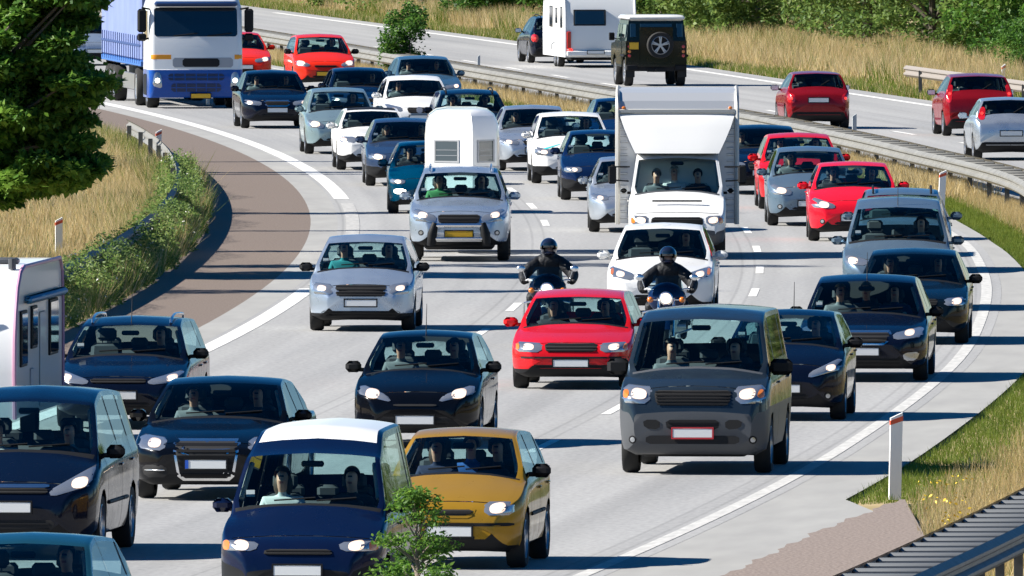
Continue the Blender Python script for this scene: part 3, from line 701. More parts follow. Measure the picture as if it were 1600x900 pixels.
# ------------------------------------------------------------------ motorcycles and riders
def motorcycle(loc, rz, label, plabel, col):
    root = tag(empty('motorcycle', loc, rz), label, 'motorcycle', 'motorcycles riding between the lanes')
    pm = paint(*col)
    for y, r, wdt in ((-.66,.31,.12), (.82,.31,.15)): wheel(root, .001, y, r, wdt)
    MB().tube([(-.11,-.66,.31),(-.11,-.42,.92)], .024, 8).tube([(.11,-.66,.31),(.11,-.42,.92)], .024, 8).box((0,-.44,.88), (.28,.07,.03), 0, .01).obj('fork', [CHROME], root)
    ar = MB(); n = 10
    v = []; f = []
    for k in range(n+1):
        a = R(20 + 130*k/n)
        for x in (-.08,-.05,.05,.08): v.append((x, -.66 - .345*math.cos(a), .31 + (.345 if abs(x) < .06 else .31)*math.sin(a)))
    for k in range(n):
        for j in range(3): f.append((k*4+j, (k+1)*4+j, (k+1)*4+j+1, k*4+j+1))
    ar.add(v, f).obj('front_mudguard', [pm], root)
    MB().tube([(-.40,-.16,.98),(-.30,-.28,1.02),(-.12,-.36,.98),(.12,-.36,.98),(.30,-.28,1.02),(.40,-.16,.98)], .015, 8).obj('handlebar', [CHROME], root)
    for s in (1,-1):
        MB().tube([(s*.33,-.22,1.02),(s*.38,-.27,1.16)], .008, 6).ell((s*.41,-.27,1.19), (.065,.02,.05), 12, 8).obj('wing_mirror', [CHROME], root)
        MB().tube([(s*.12,-.47,.86),(s*.22,-.48,.86)], .012, 6).ell((s*.24,-.49,.86), (.05,.05,.045), 10, 6, 1).obj('indicator', [CHROME, AMBER], root)
        MB().tube([(s*.17,-.02,.30),(s*.20,.5,.28),(s*.20,1.0,.33)], [.03,.045,.05], 8).obj('exhaust', [CHROME], root)
    h = MB(); h.lathe([(.0,-.34),(.06,-.36),(.10,-.46),(.105,-.52),(.085,-.53)], 16, 'y', (0,0,.88)); ho = h.obj('headlight', [CHROME], root)
    MB().lathe([(.085,-.528),(.07,-.54)], 16, 'y', (0,0,.88)).lathe([(.07,-.54),(.0,-.55)], 16, 'y', (0,0,.88), 1).obj('lens', [GLOW, BULB], ho)
    v = []; f = []
    for i, z in enumerate(np.linspace(.95, 1.22, 5)):
        for j, x in enumerate(np.linspace(-1, 1, 7)): v.append((x*(.26 - .07*(i/4)**2), -.52 + .12*i/4 + .10*x*x, z))
    for i in range(4):
        for j in range(6): q = i*7+j; f.append((q, q+1, q+8, q+7))
    MB().add(v, f).obj('windshield', [G_FRONT], root)
    MB().ell((0,-.08,.84), (.19,.30,.17), 14, 10).obj('fuel_tank', [pm], root)
    MB().ell((0,-.30,.88), (.29,.17,.24), 16, 10).obj('fairing', [pm], root)
    for s in (1,-1): MB().tube([(s*.10,-.25,.72),(s*.36,-.22,.66),(s*.38,-.18,.42),(s*.16,-.15,.34)], .018, 8).obj('crash_bar', [CHROME], root)
    MB().box((0,.45,.74), (.28,.75,.12), 0, .05).obj('saddle', [LEATHER], root)
    e = MB(); e.box((0,.10,.48), (.34,.42,.34), 0, .05); e.tube([(-.28,.0,.44),(.28,.0,.44)], .09, 10)
    for k in range(4): e.box((0,.0,.60+.03*k), (.30,.26,.012))
    e.obj('engine', [ALLOY], root); MB().tube([(0,-.40,.92),(0,.05,.76),(0,.55,.66),(0,.82,.31)], .03, 8).tube([(0,-.36,.84),(0,-.15,.36),(0,.45,.30),(0,.82,.31)], .025, 8).obj('frame', [PLASTIC], root)
    MB().box((0,1.02,.68), (.22,.35,.05), 0, .02).obj('rear_mudguard', [pm], root)
    for s in (1,-1): MB().box((s*.27,.85,.60), (.16,.42,.32), 0, .06).obj('pannier', [PLASTIC], root)
    # rider
    V = [(0,.38,.86),(0,.34,1.03),(0,.24,1.24),(0,.21,1.35),(0,.18,1.40),(0,.13,1.45),(0,.12,1.51)]; rad = [(.17,.15),(.18,.15),(.20,.15),(.15,.12),(.09,.09),(.08,.09),(.07,.08)]; E = [(i,i+1) for i in range(6)]
    for s in (1,-1):
        n = len(V); V += [(s*.185,.21,1.30),(s*.385,.08,1.09),(s*.37,-.14,1.00),(s*.355,-.20,.99)]; rad += [.115,.10,.07,.055]; E += [(2,n),(n,n+1),(n+1,n+2),(n+2,n+3)]
        n = len(V); V += [(s*.14,.28,.82),(s*.27,-.12,.76),(s*.24,.16,.36),(s*.24,.0,.27)]; rad += [.11,.085,.06,.05]; E += [(0,n),(n,n+1),(n+1,n+2),(n+2,n+3)]
    me = skin_mesh('person', V, E, rad); me.materials.append(LEATHER); me.materials.append(SKIN)
    for p in me.polygons: p.use_smooth = True; p.material_index = 1 if p.center.z > 1.42 and abs(p.center.x) < .1 else 0
    po = link('person', me); po.location = loc; po.rotation_euler = (0,0,rz); tag(po, plabel, 'person', 'motorcycle riders')
    hm = MB(); hm.ell((0,.125,1.575), (.135,.158,.145), 20, 14); vv = np.array(hm.v); keep = []
    for f in hm.f:
        c = vv[list(f)].mean(0)
        if not (c[1] < .02 and abs(c[0]) < .10 and 1.515 < c[2] < 1.615) and c[2] > 1.455: keep.append(f)
    hm.f = keep; hm.m = [0]*len(keep); ho = link('helmet', hm.me('helmet', [mat('helmet_shell', (.008,.011,.026), .15, 0, 1.0)]), po); ho.location.z = -.065
    MB().box((0,.0,1.485), (.14,.07,.06), 0, .03).obj('chin_guard', [mat('helmet_shell')], ho)
    vs = MB(); vs.ell((0,.118,1.60), (.138,.163,.10), 20, 12); vv = np.array(vs.v)
    vs.f = [f for f in vs.f if (lambda c: c[1] < .0 and 1.575 < c[2] < 1.645)(vv[list(f)].mean(0))]; vs.m = [0]*len(vs.f); vs.obj('visor', [G_DARK], ho)
    for s in (1,-1):                                                   # gloved hands: fingers closed round the grips
        g = MB()
        for k in range(4): x = s*(.335 + .022*k); g.tube([(x,-.17,1.02),(x,-.225,1.035),(x,-.245,1.0),(x,-.215,.965)], [.012,.012,.011,.010], 6)
        g.tube([(s*.315,-.16,1.0),(s*.30,-.20,.975),(s*.325,-.22,.965)], [.014,.013,.011], 6); g.ell((s*.365,-.165,1.005), (.05,.045,.03), 10, 6); g.obj('glove', [LEATHER], po)
    return root
# ------------------------------------------------------------------ kinds of car (metres; the origin is the ground below the front axle)
SEDAN = spec(fo=.88, wb=2.68, ro=.98, W=.87, H=1.43, cap=.50, hz=.70, hy=.16, cowl=(.42,.96), rf=(1.12,1.36), rp=(1.75,1.43), rr=(2.42,1.37), rwb=(3.02,1.04), tail=(3.5,.99), belt=((-.88,.62),(.42,.87),(3.66,.95)), doors=4, rw=.31,
             hl=[(.46,.57),(.44,.67),(.94,.73),(.92,.61)], bulb=(.70,.645,.06), grille=(.30,.36,.58,.68,'c',3), intake=(.46,.50,.27,.37), plate=(.46,'w'))
ESTATE = spec(SEDAN, rr=(3.22,1.40), rwb=(3.55,1.02), tail=(3.58,.96), rp=(1.9,1.45), rails='b', ro=.98, H=1.45)
HATCH = spec()
MINI_H = spec(fo=.70, wb=2.38, ro=.55, W=.80, H=1.43, cowl=(.22,.97), rf=(.92,1.37), rp=(1.45,1.43), rr=(2.35,1.38), rwb=(2.72,.99), tail=(2.85,.9), belt=((-.7,.62),(.22,.89),(2.93,.97)))
TALL_H = spec(fo=.76, wb=2.46, ro=.55, W=.845, H=1.52, cap=.54, hz=.76, cowl=(.10,1.02), rf=(.95,1.45), rp=(1.5,1.52), rr=(2.5,1.46), rwb=(2.85,1.05), tail=(2.95,.95), belt=((-.76,.66),(.1,.92),(3.01,1.02)), doors=4)
MPV = spec(fo=.95, wb=2.82, ro=.95, W=.925, H=1.74, cap=.55, hz=.80, hy=.20, cowl=(.02,1.10), rf=(.98,1.62), rp=(1.9,1.74), rr=(3.45,1.67), rwb=(3.70,1.12), tail=(3.72,1.0), belt=((-.95,.68),(.02,.98),(3.77,1.10)), doors=4, rw=.33, tumble=.24)
VAN = spec(fo=.90, wb=3.0, ro=1.0, W=.945, H=1.95, cap=.72, hz=1.02, hy=.16, cowl=(-.02,1.25), rf=(.72,1.84), rp=(1.5,1.95), rr=(3.85,1.92), rwb=(3.96,1.2), tail=(3.97,1.1), belt=((-.9,.92),(-.02,1.16),(4.0,1.22)), doors=4, rw=.335, tumble=.16, nose=.22, noseR=.6, zb=.24, wcrown=.11, bpil=1.25)
KANG = spec(fo=.74, wb=2.6, ro=.66, W=.83, H=1.82, cap=.52, hz=.84, hy=.26, cowl=(.18,1.14), rf=(.66,1.68), rp=(1.35,1.82), rr=(3.1,1.80), rwb=(3.22,1.1), tail=(3.23,1.0), belt=((-.74,.72),(.18,1.02),(3.26,1.10)), doors=4, rw=.31, tumble=.20, bpil=1.25)
SUV = spec(fo=.86, wb=2.56, ro=.90, W=.905, H=1.68, cap=.64, hz=.90, hy=.18, cowl=(.38,1.14), rf=(1.02,1.58), rp=(1.7,1.68), rr=(3.0,1.62), rwb=(3.38,1.2), tail=(3.42,1.1), belt=((-.86,.80),(.38,1.05),(3.46,1.14)), doors=4, rw=.35, zb=.30, rails='c', bumper_z=.70)

NAVY = ('navy', (.0022,.0042,.013), .0, .25); BLACK = ('black', (.002,.0024,.004), .0, .22); DKBLUE = ('deep_blue', (.004,.016,.06), .25, .28); SILVER = ('silver', (.46,.50,.55), .75, .30); ICE = ('ice_silver', (.40,.47,.56), .7, .30)
BGREY = ('blue_grey', (.13,.19,.25), .55, .3); SLATE = ('slate_blue', (.022,.034,.048), .45, .34); RED = ('red', (.50,.007,.012), 0, .3); RED_O = ('scarlet', (.62,.022,.008), 0, .3); RED_D = ('crimson', (.20,.005,.010), .2, .3)
WHITE = ('white', (.64,.64,.635), 0, .32); GOLD = ('mustard_gold', (.34,.185,.016), .35, .32); TEAL = ('petrol_blue', (.0,.055,.11), .4, .3); GREEN = ('sea_green', (.012,.06,.085), .4, .3); INDIGO = ('dusk_blue', (.035,.06,.12), .45, .3)
def put(name, label, cat, px, py, s, M, occ=(), yaw=0.0, away=False, group=None, **kw):
    """px, py: the photo point on the ground midway between the wheels of the axle that faces the camera"""
    p = ground(px, py); rz = -math.atan(slope(p.y)) + yaw if not away else math.pi - math.atan(slope(p.y)) + yaw
    rz = math.atan(slope(p.y)*-1) + yaw + (math.pi if away else 0)
    s = spec(s, **kw); s['short'] = kw.get('short', label)
    if away: p = p - Matrix.Rotation(rz, 3, 'Z') @ Vector((0, s['wb'], 0))
    return build_car(name, label, cat, (p.x, p.y, 0), rz, s, M, away, occ, group or ('cars driving away on the far carriageway' if away else 'cars coming towards the camera'))

# ---- nearest rows
put('car', 'teal green car roof peeking in at the bottom left corner', 'car', 15, 1092, TALL_H, GREEN, [('d','dark','dark')], short='teal green car at the bottom left corner')
put('minivan', 'dark navy minivan with chrome grille bar and reflective side at the lower left', 'minivan', 30, 870, MPV, NAVY, [('d','grey','dark'),('p','white','brown')], hl=[(.50,.66),(.46,.72),(.97,1.0),(.96,.78)], bulb=(.80,.80,.075), grille=(.44,.46,.69,.75,None,2), extra=[('chrome_bar', [(.46,.755),(.46,.79),(-.46,.79),(-.46,.755)], CHROME, .02)], plate=(.55,'w'), intake=(.50,.55,.28,.42), mirror='b', mould=.56, zk=1.07, W=.955, short='dark navy minivan at the lower left')
put('car', 'dark blue estate car with silver roof rails beside the white caravan', 'car', 193, 668, ESTATE, NAVY, [('d','dark','dark')], W=.885, rails='c', antenna=1, hl=[(.48,.60),(.44,.66),(.96,.80),(.93,.64)], bulb=(.80,.69,.06), grille=(.40,.44,.62,.68,None,2), mirror='b', short='dark blue estate car beside the caravan')
put('car', 'black saloon with tall chrome framed grille and blue banded plate', 'car', 334, 778, SEDAN, BLACK, [('d','dark','dark'),('p','grey','brown')], W=.925, fo=.95, wb=2.84, cap=.58, hl=[(.55,.60),(.53,.75),(.93,.79),(.93,.63)], bulb=(.70,.69,.07), grille=(.33,.42,.27,.715,'c',6), intake=None, plate=(.44,'e'), extra=[('side_intake', [(.50,.28),(.52,.43),(.86,.43),(.82,.28)], HOLE, .006, 1), ('chrome_strip', [(.54,.36),(.54,.375),(.82,.375),(.82,.36)], CHROME, .016, 1)], mirror='p', short='black saloon with tall chrome framed grille')
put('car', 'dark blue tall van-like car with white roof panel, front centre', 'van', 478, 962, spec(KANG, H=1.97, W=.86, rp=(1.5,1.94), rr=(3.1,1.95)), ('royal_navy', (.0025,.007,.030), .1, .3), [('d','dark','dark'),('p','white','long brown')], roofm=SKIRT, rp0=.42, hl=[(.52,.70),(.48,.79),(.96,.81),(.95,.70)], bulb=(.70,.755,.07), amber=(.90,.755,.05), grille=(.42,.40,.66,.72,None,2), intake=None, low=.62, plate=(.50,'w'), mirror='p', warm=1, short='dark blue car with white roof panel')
put('car', 'mustard gold hatchback behind the young roadside tree', 'car', 712, 886, MINI_H, GOLD, [('d','dark','dark'),('p','navy','long brown'),('b','blue','brown')], hl=[(.48,.57),(.47,.71),(.88,.71),(.88,.57)], bulb=(.66,.642,.075), grille=(.28,.34,.57,.63,'p',1), plate=(.40,'w'), intake=(.34,.36,.30,.36), mould=.55, doors=4, mirror='b', extra=[('bumper_strip', [(.88,.455),(.88,.49),(-.88,.49),(-.88,.455)], PLASTIC, .010)], zk=1.05, short='mustard gold hatchback')
put('car', 'small black hatchback with slanted almond headlights, centre of the road', 'car', 655, 698, HATCH, BLACK, [('d','dark','dark'),('p','grey','brown')], antenna=1, hl=[(.36,.58),(.44,.67),(.88,.80),(.95,.69)], bulb=(.68,.685,.08), grille=(.34,.34,.535,.56,None,0), plate=(.36,'w'), intake=(.52,.56,.26,.40), mirror='b', zk=1.035, short='small black hatchback')
put('minivan', 'dark slate blue passenger van with grey bumper and ribbed grille', 'van', 1090, 738, VAN, SLATE, [('d','dark','dark'),('p','grey','brown')], hz=1.05, cap=.76, hl=[(.58,.85),(.53,1.05),(.94,1.08),(.96,.86)], bulb=(.72,.965,.085), amber=(.90,.97,.04), grille=(.48,.52,.83,1.01,None,5), low=.81, lowgrey=1, intake=(.34,.36,.54,.66), plate=(.50,'r'), extra=[('bumper_slot', [(.44,.54),(.43,.66),(.66,.66),(.64,.56)], HOLE, .006, 1), ('lower_grille', [(.62,.37),(.62,.47),(-.62,.47),(-.62,.37)], HOLE, .004)], fog=(.80,.42,.05), mirror='b', mscale=1.35, warm=1, zk=1.045, short='dark slate blue passenger van')
put('car', 'dark navy hatchback squeezed in right behind the slate blue van', 'car', 1226, 655, TALL_H, NAVY, [('d','dark','dark')], H=1.46, rp=(1.5,1.46), rf=(1.0,1.39), rr=(2.5,1.41), hl=[(.42,.58),(.44,.66),(.94,.86),(.96,.70)], bulb=(.78,.72,.055), fog=(.74,.34,.05), mirror='b', antenna=2, short='dark navy hatchback behind the slate blue van')
put('car', 'dark blue saloon with chrome topped grille and silver foglamp', 'car', 1350, 594, SEDAN, NAVY, [('d','navy','dark'),('p','grey','blond'),('b','dark','grey')], W=.935, fo=.95, wb=2.85, H=1.50, rp=(1.75,1.50), rf=(1.05,1.42), rr=(2.5,1.44), cap=.56, hl=[(.50,.61),(.47,.70),(.94,.80),(.94,.65)], bulb=(.73,.71,.06), grille=(.36,.45,.565,.715,'c',3), plate=(.44,'w'), intake=(.62,.64,.24,.35), extra=[('foglamp_panel', [(.66,.31),(.63,.42),(.90,.44),(.84,.31)], LAMP, .010, 1)], mirror='b', antenna=1, short='dark blue saloon with chrome topped grille')
put('car', 'dark green-black saloon in the right lane ahead of the grey people carrier', 'car', 1425, 536, SEDAN, ('green_black', (.003,.006,.009), .1, .25), [('d','dark','dark'),('p','dark','long brown')], hl=[(.58,.60),(.58,.71),(.95,.73),(.95,.60)], bulb=(.80,.665,.065), grille=(.44,.48,.60,.70,None,3), mirror='b', W=.88, short='dark green-black saloon')
put('car', 'red estate car with black lower bumper in the middle lane', 'car', 897, 606, ESTATE, RED, [('d','dark','dark'),('p','dark','long brown')], low=.31, hl=[(.49,.565),(.46,.70),(.93,.72),(.92,.57)], bulb=(.70,.645,.065), amber=(.89,.65,.03), grille=(.41,.44,.57,.70,None,3), plate=(.40,'w'), intake=(.60,.63,.325,.375), mould=.55, zk=.945, rails=False, extra=[('bumper_strip', [(.94,.47),(.94,.50),(-.94,.50),(-.94,.47)], PLASTIC, .008)], short='red estate car in the middle lane')
put('car', 'silver blue compact car with black grille in the left lane', 'car', 567, 516, TALL_H, ICE, [('d','grey','dark'),('p','teal','brown')], H=1.55, W=.837, rp=(1.5,1.55), low=.30, cap=.60, hl=[(.54,.60),(.52,.77),(.93,.81),(.94,.62)], bulb=(.74,.71,.06), grille=(.46,.49,.575,.765,None,4), plate=(.47,'w'), intake=(.70,.76,.24,.34), mirror='b', zk=.96, short='silver blue compact car')
put('people_carrier', 'blue-grey tall people carrier behind the dark cars in the right lane', 'minivan', 1402, 484, KANG, BGREY, [('d','grey','dark')], W=.90, hl=[(.55,.74),(.52,.84),(.95,.92),(.95,.76)], bulb=(.80,.82,.07), antenna=1, mirror='p', grille=(.44,.44,.70,.78,None,2), short='blue-grey tall people carrier')
put('car', 'silver estate just behind the tall blue-grey people carrier', 'car', 1410, 425, ESTATE, BGREY, [('d','dark','dark')], bulb=(.72,.65,.075), mirror='p', short='silver estate behind the people carrier')
put('car', 'white saloon right behind the second motorcycle', 'car', 1033, 494, SEDAN, WHITE, [('d','dark','dark')], H=1.48, rp=(1.75,1.48), rf=(1.1,1.40), rr=(2.45,1.42), hl=[(.50,.60),(.46,.70),(.95,.83),(.94,.66)], bulb=(.74,.70,.06), grille=(.24,.30,.60,.70,'c',3), amber=(.90,.74,.03), short='white saloon behind the motorcycle')
rv, rvb, rvF, rvp = put('off_roader', 'silver off-roader with black front guard and yellow plate towing the horse trailer', 'car', 718, 407, SUV, ICE, [('d','grey','dark'),('p','green','long brown')], hl=[(.47,.70),(.44,.82),(.91,.97),(.93,.74)], bulb=(.72,.84,.07), grille=(.40,.43,.69,.85,None,3), plate=(.50,'y'), intake=None, extra=[('skid_plate', [(.50,.36),(.50,.52),(-.50,.52),(-.50,.36)], SKIRT, .012)], fog=(.76,.52,.05), short='silver off-roader towing the horse trailer')
# black tubular guard on its nose
yfr = -SUV['fo']
for s_ in (1, -1): MB().tube([(s_*.50, yfr-.06, .30), (s_*.48, yfr-.12, .50), (s_*.43, yfr-.10, .70)], [.075,.09,.055], 10).obj('front_guard', [PLASTIC], rv)
MB().tube([(-.44,yfr-.12,.66),(.44,yfr-.12,.66)], .035, 8).tube([(-.46,yfr-.12,.42),(.46,yfr-.12,.42)], .025, 8).obj('guard_bar', [CHROME], rv)

# ---- middle rows
put('car', 'petrol blue hatchback half hidden behind the horse trailer', 'car', 668, 333, MINI_H, TEAL, [('p','dark','dark')], hl=[(.58,.60),(.56,.68),(.95,.70),(.93,.60)], bulb=(.74,.645,.05), extra=[('fog_light', [(.55,.40),(.55,.50),(.86,.50),(.84,.40)], BULB, .012, 1)], short='petrol blue hatchback')
put('car', 'dusk blue saloon with warm headlights left of the horse trailer', 'car', 634, 290, SEDAN, INDIGO, [('p','dark','long brown'),('d','dark','dark')], warm=1, hl=[(.52,.58),(.50,.68),(.94,.70),(.94,.58)], bulb=(.70,.63,.08), low=.44, short='dusk blue saloon')
put('car', 'older white two-door car with warm square-set headlights', 'car', 583, 265, SEDAN, WHITE, [('d','dark','long brown')], W=.825, H=1.37, hz=.76, cap=.60, rp=(1.7,1.37), rf=(1.05,1.31), rr=(2.35,1.31), roofm=PLASTIC, low=.36, warm=1, hl=[(.50,.62),(.50,.75),(.94,.75),(.94,.62)], bulb=(.82,.685,.055), grille=(.46,.46,.62,.75,None,2), doors=2, short='older white two-door car')
put('car', 'silver-green small tall hatchback in the left lane behind the older white two-door', 'car', 532, 240, TALL_H, ('silver_green', (.22,.31,.34), .55, .3), [('d','dark','dark')], bulb=(.72,.70,.085), hl=[(.50,.60),(.48,.70),(.94,.82),(.92,.62)], short='silver-green tall hatchback')
put('car', 'dark navy saloon in the left lane just in front of the lorry', 'car', 430, 200, SEDAN, NAVY, [('d','dark','dark'),('p','grey','brown')], bulb=(.78,.65,.06), mirror='p', short='dark navy saloon in front of the lorry')
put('car', 'midnight blue saloon tucked behind the silver-green hatchback', 'car', 566, 195, SEDAN, ('midnight_blue', (.003,.009,.03), .2, .25), [('d','dark','dark')], bulb=(.78,.65,.05), short='midnight blue saloon')
put('car', 'white family car with dark windscreen behind the older white two-door', 'car', 652, 212, SEDAN, WHITE, [('p','grey','brown')], H=1.46, rp=(1.75,1.46), grille=(.30,.36,.56,.70,None,3), badge=(.64,.08), hl=[(.48,.60),(.46,.70),(.95,.80),(.94,.64)], short='white family car with dark windscreen')
put('car', 'steel blue saloon nearest the median rail at the back', 'car', 668, 173, SEDAN, ('steel_blue', (.07,.15,.23), .5, .3), [('p','grey','brown'),('d','dark','dark')], bulb=(.80,.66,.06), warm=1, short='steel blue saloon near the median rail')
put('car', 'dark blue estate with roof rails beyond the horse trailer', 'car', 738, 238, ESTATE, NAVY, [('d','dark','dark'),('p','dark','dark')], W=.90, hl=[(.52,.62),(.50,.72),(.95,.80),(.94,.64)], bulb=(.76,.70,.06), short='dark blue estate beyond the horse trailer')
put('car', 'red family van with yellow plate at the head of the far queue', 'minivan', 505, 138, TALL_H, RED_O, [('d','dark','dark')], W=.87, H=1.55, plate=(.42,'y'), hl=[(.52,.62),(.50,.70),(.95,.82),(.94,.64)], bulb=(.78,.72,.09), grille=(.34,.38,.60,.66,None,2), mirror='b', short='red family van')
put('car', 'red car half hidden behind the lorry', 'car', 378, 128, HATCH, RED_O, [('d','dark','dark')], bulb=(.74,.66,.08), short='red car behind the lorry')
put('car', 'pale silver car glimpsed between the leafy tree and the lorry trailer', 'car', 146, 102, HATCH, ICE, [], bulb=(.70,.66,.10), short='pale silver car by the leafy tree')
put('car', 'silver saloon left of the white striped hatchback', 'car', 836, 266, SEDAN, SILVER, [('p','dark','long brown')], short='silver saloon')
put('car', 'white hatchback with teal stripes and yellow plate', 'car', 893, 286, TALL_H, WHITE, [('d','dark','dark')], W=.87, low=.38, plate=(.42,'y'), platex=.02, hl=[(.50,.60),(.48,.72),(.95,.80),(.94,.62)], bulb=(.70,.68,.06), mirror='p', extra=[('stripe', [(.30,.84),(.28,.86),(.80,.74),(.80,.70)], mat('teal_stripe', (.02,.40,.42), .4), .01, 1)], short='white hatchback with teal stripes')
put('car', 'bright navy hatchback with twin round lamps in the lane line', 'car', 938, 312, MINI_H, DKBLUE, [('d','dark','dark')], low=.46, W=.83, hl=[(.48,.58),(.48,.69),(.92,.69),(.92,.58)], bulb=(.66,.635,.05), short='bright navy hatchback')
put('car', 'silver saloon half hidden by the white box lorry', 'car', 990, 362, SEDAN, SILVER, [('p','dark','dark')], hl=[(.58,.62),(.54,.70),(.95,.76),(.92,.62)], bulb=(.74,.67,.05), short='silver saloon half hidden by the box lorry')
put('car', 'dark blue car just showing left of the box lorry roof', 'car', 977, 252, HATCH, DKBLUE, [], bulb=(.74,.66,.06), short='dark blue car behind the box lorry')
put('car', 'black saloon to the right of the white box lorry', 'car', 1192, 303, SEDAN, NAVY, [('d','dark','dark'),('p','dark','brown')], W=.90, grille=(.34,.40,.50,.68,None,3), short='black saloon right of the box lorry')
put('car', 'red hatchback hindmost in the right lane', 'car', 1250, 326, TALL_H, RED, [('p','dark','brown'),('d','dark','dark')], W=.85, bulb=(.74,.70,.07), short='red hatchback hindmost in the right lane')
put('car', 'grey small hatchback between the two red ones in the right lane', 'car', 1266, 352, TALL_H, BGREY, [('p','grey','long brown')], bulb=(.68,.69,.08), hl=[(.46,.60),(.44,.70),(.94,.84),(.92,.62)], mirror='p', fog=(.72,.38,.05), short='grey small hatchback')
put('car', 'bright red hatchback foremost of the two red ones in the right lane', 'car', 1334, 376, TALL_H, ('cherry_red', (.60,.008,.022), 0, .28), [('p','dark','blond'),('d','dark','dark')], H=1.47, rp=(1.5,1.47), rf=(1.0,1.40), rr=(2.5,1.42), W=.865, bulb=(.66,.69,.08), hl=[(.42,.62),(.42,.70),(.92,.84),(.94,.64)], fog=(.70,.38,.05), short='bright red hatchback')
# ---- far carriageway, seen from behind
put('car', 'crimson small hatchback driving away beside the grey marker post', 'car', 1276, 201, MINI_H, RED_D, [('d','dark','dark')], away=True, tl=[(.74,.64),(.72,.86),(.95,.90),(.97,.66)], rplate=.72, mirror='b', short='crimson small hatchback')
put('car', 'crimson hatchback with tall tail lights driving away at the right', 'car', 1528, 212, TALL_H, RED_D, [('d','dark','dark')], W=.88, H=1.52, away=True, tl=[(.80,.80),(.72,1.25),(.84,1.25),(.95,.84)], rplate=.55, mirror='b', short='crimson hatchback with tall tail lights')
put('car', 'silver hatchback driving away at the right edge', 'car', 1577, 250, HATCH, SILVER, [('d','dark','dark')], W=.85, away=True, tl=[(.70,.92),(.66,1.22),(.80,1.22),(.90,.94)], rplate=.62, short='silver hatchback at the right edge')
put('car', 'dark blue car pulling the white caravan away from the camera', 'car', 868, 98, ESTATE, NAVY, [], away=True, tl=[(.74,.64),(.72,.86),(.95,.90),(.97,.66)], mirror='b', short='dark blue car pulling the caravan')
motorcycle(tuple(ground(857, 540)), -math.atan(slope(295)), 'black touring motorcycle with lit round headlight behind the red estate', 'motorcyclist in black leather and dark helmet behind the red estate', NAVY)
motorcycle(tuple(ground(1043, 556)), -math.atan(slope(288)), 'blue motorcycle with amber indicators in front of the white saloon', 'motorcyclist in black leather and blue-black helmet in front of the white saloon', DKBLUE)
# ------------------------------------------------------------------ lorries, trailers, caravans, boxy off-roader
def shell(rings, root, name, mats, mi=None, cap=True, angle=40):
    """stack of closed plan rings [(z, [(x,y)...])] -> one mesh; returns its BVH"""
    v = []; f = []; m = []; n = len(rings[0][1])
    for z, r in rings: v += [(x, y, (z if not callable(z) else z(x, y))) for x, y in r]
    for i in range(len(rings)-1):
        f += [(i*n+k, i*n+(k+1) % n, (i+1)*n+(k+1) % n, (i+1)*n+k) for k in range(n)]; m += [mi[i] if mi else 0]*n
    if cap: f += [tuple(reversed(range(n))), tuple(range((len(rings)-1)*n, len(rings)*n))]; m += [m[0], m[-1]]
    link(name, mesh(name, v, f, mats, m, angle=angle), root)
    return BVHTree.FromPolygons(v, f)
def rrect(hw, y0, y1, r, n=5):
    out = []
    for cx, cy, a0 in ((hw-r, y0+r, -90), (hw-r, y1-r, 0), (-hw+r, y1-r, 90), (-hw+r, y0+r, 180)):
        out += [(cx + r*math.cos(R(a0+90*k/n)), cy + r*math.sin(R(a0+90*k/n))) for k in range(n+1)]
    return out
def Q(x0, x1, z0, z1): return [(x0, z0), (x0, z1), (x1, z1), (x1, z0)]
L_BLUE = paint('lorry_blue', (.006,.062,.30), .1, .32); L_WHITE = paint('lorry_white', (.66,.67,.68), .1, .35); CURTAIN, *_ = m_noise('curtain_tarpaulin', [(.13,.175,.36), (.165,.215,.42)], 1.2, .6); ORANGE = mat('orange_stripe', (.80,.30,.01), .5); GREYP = mat('grey_panel', (.30,.31,.33), .5)
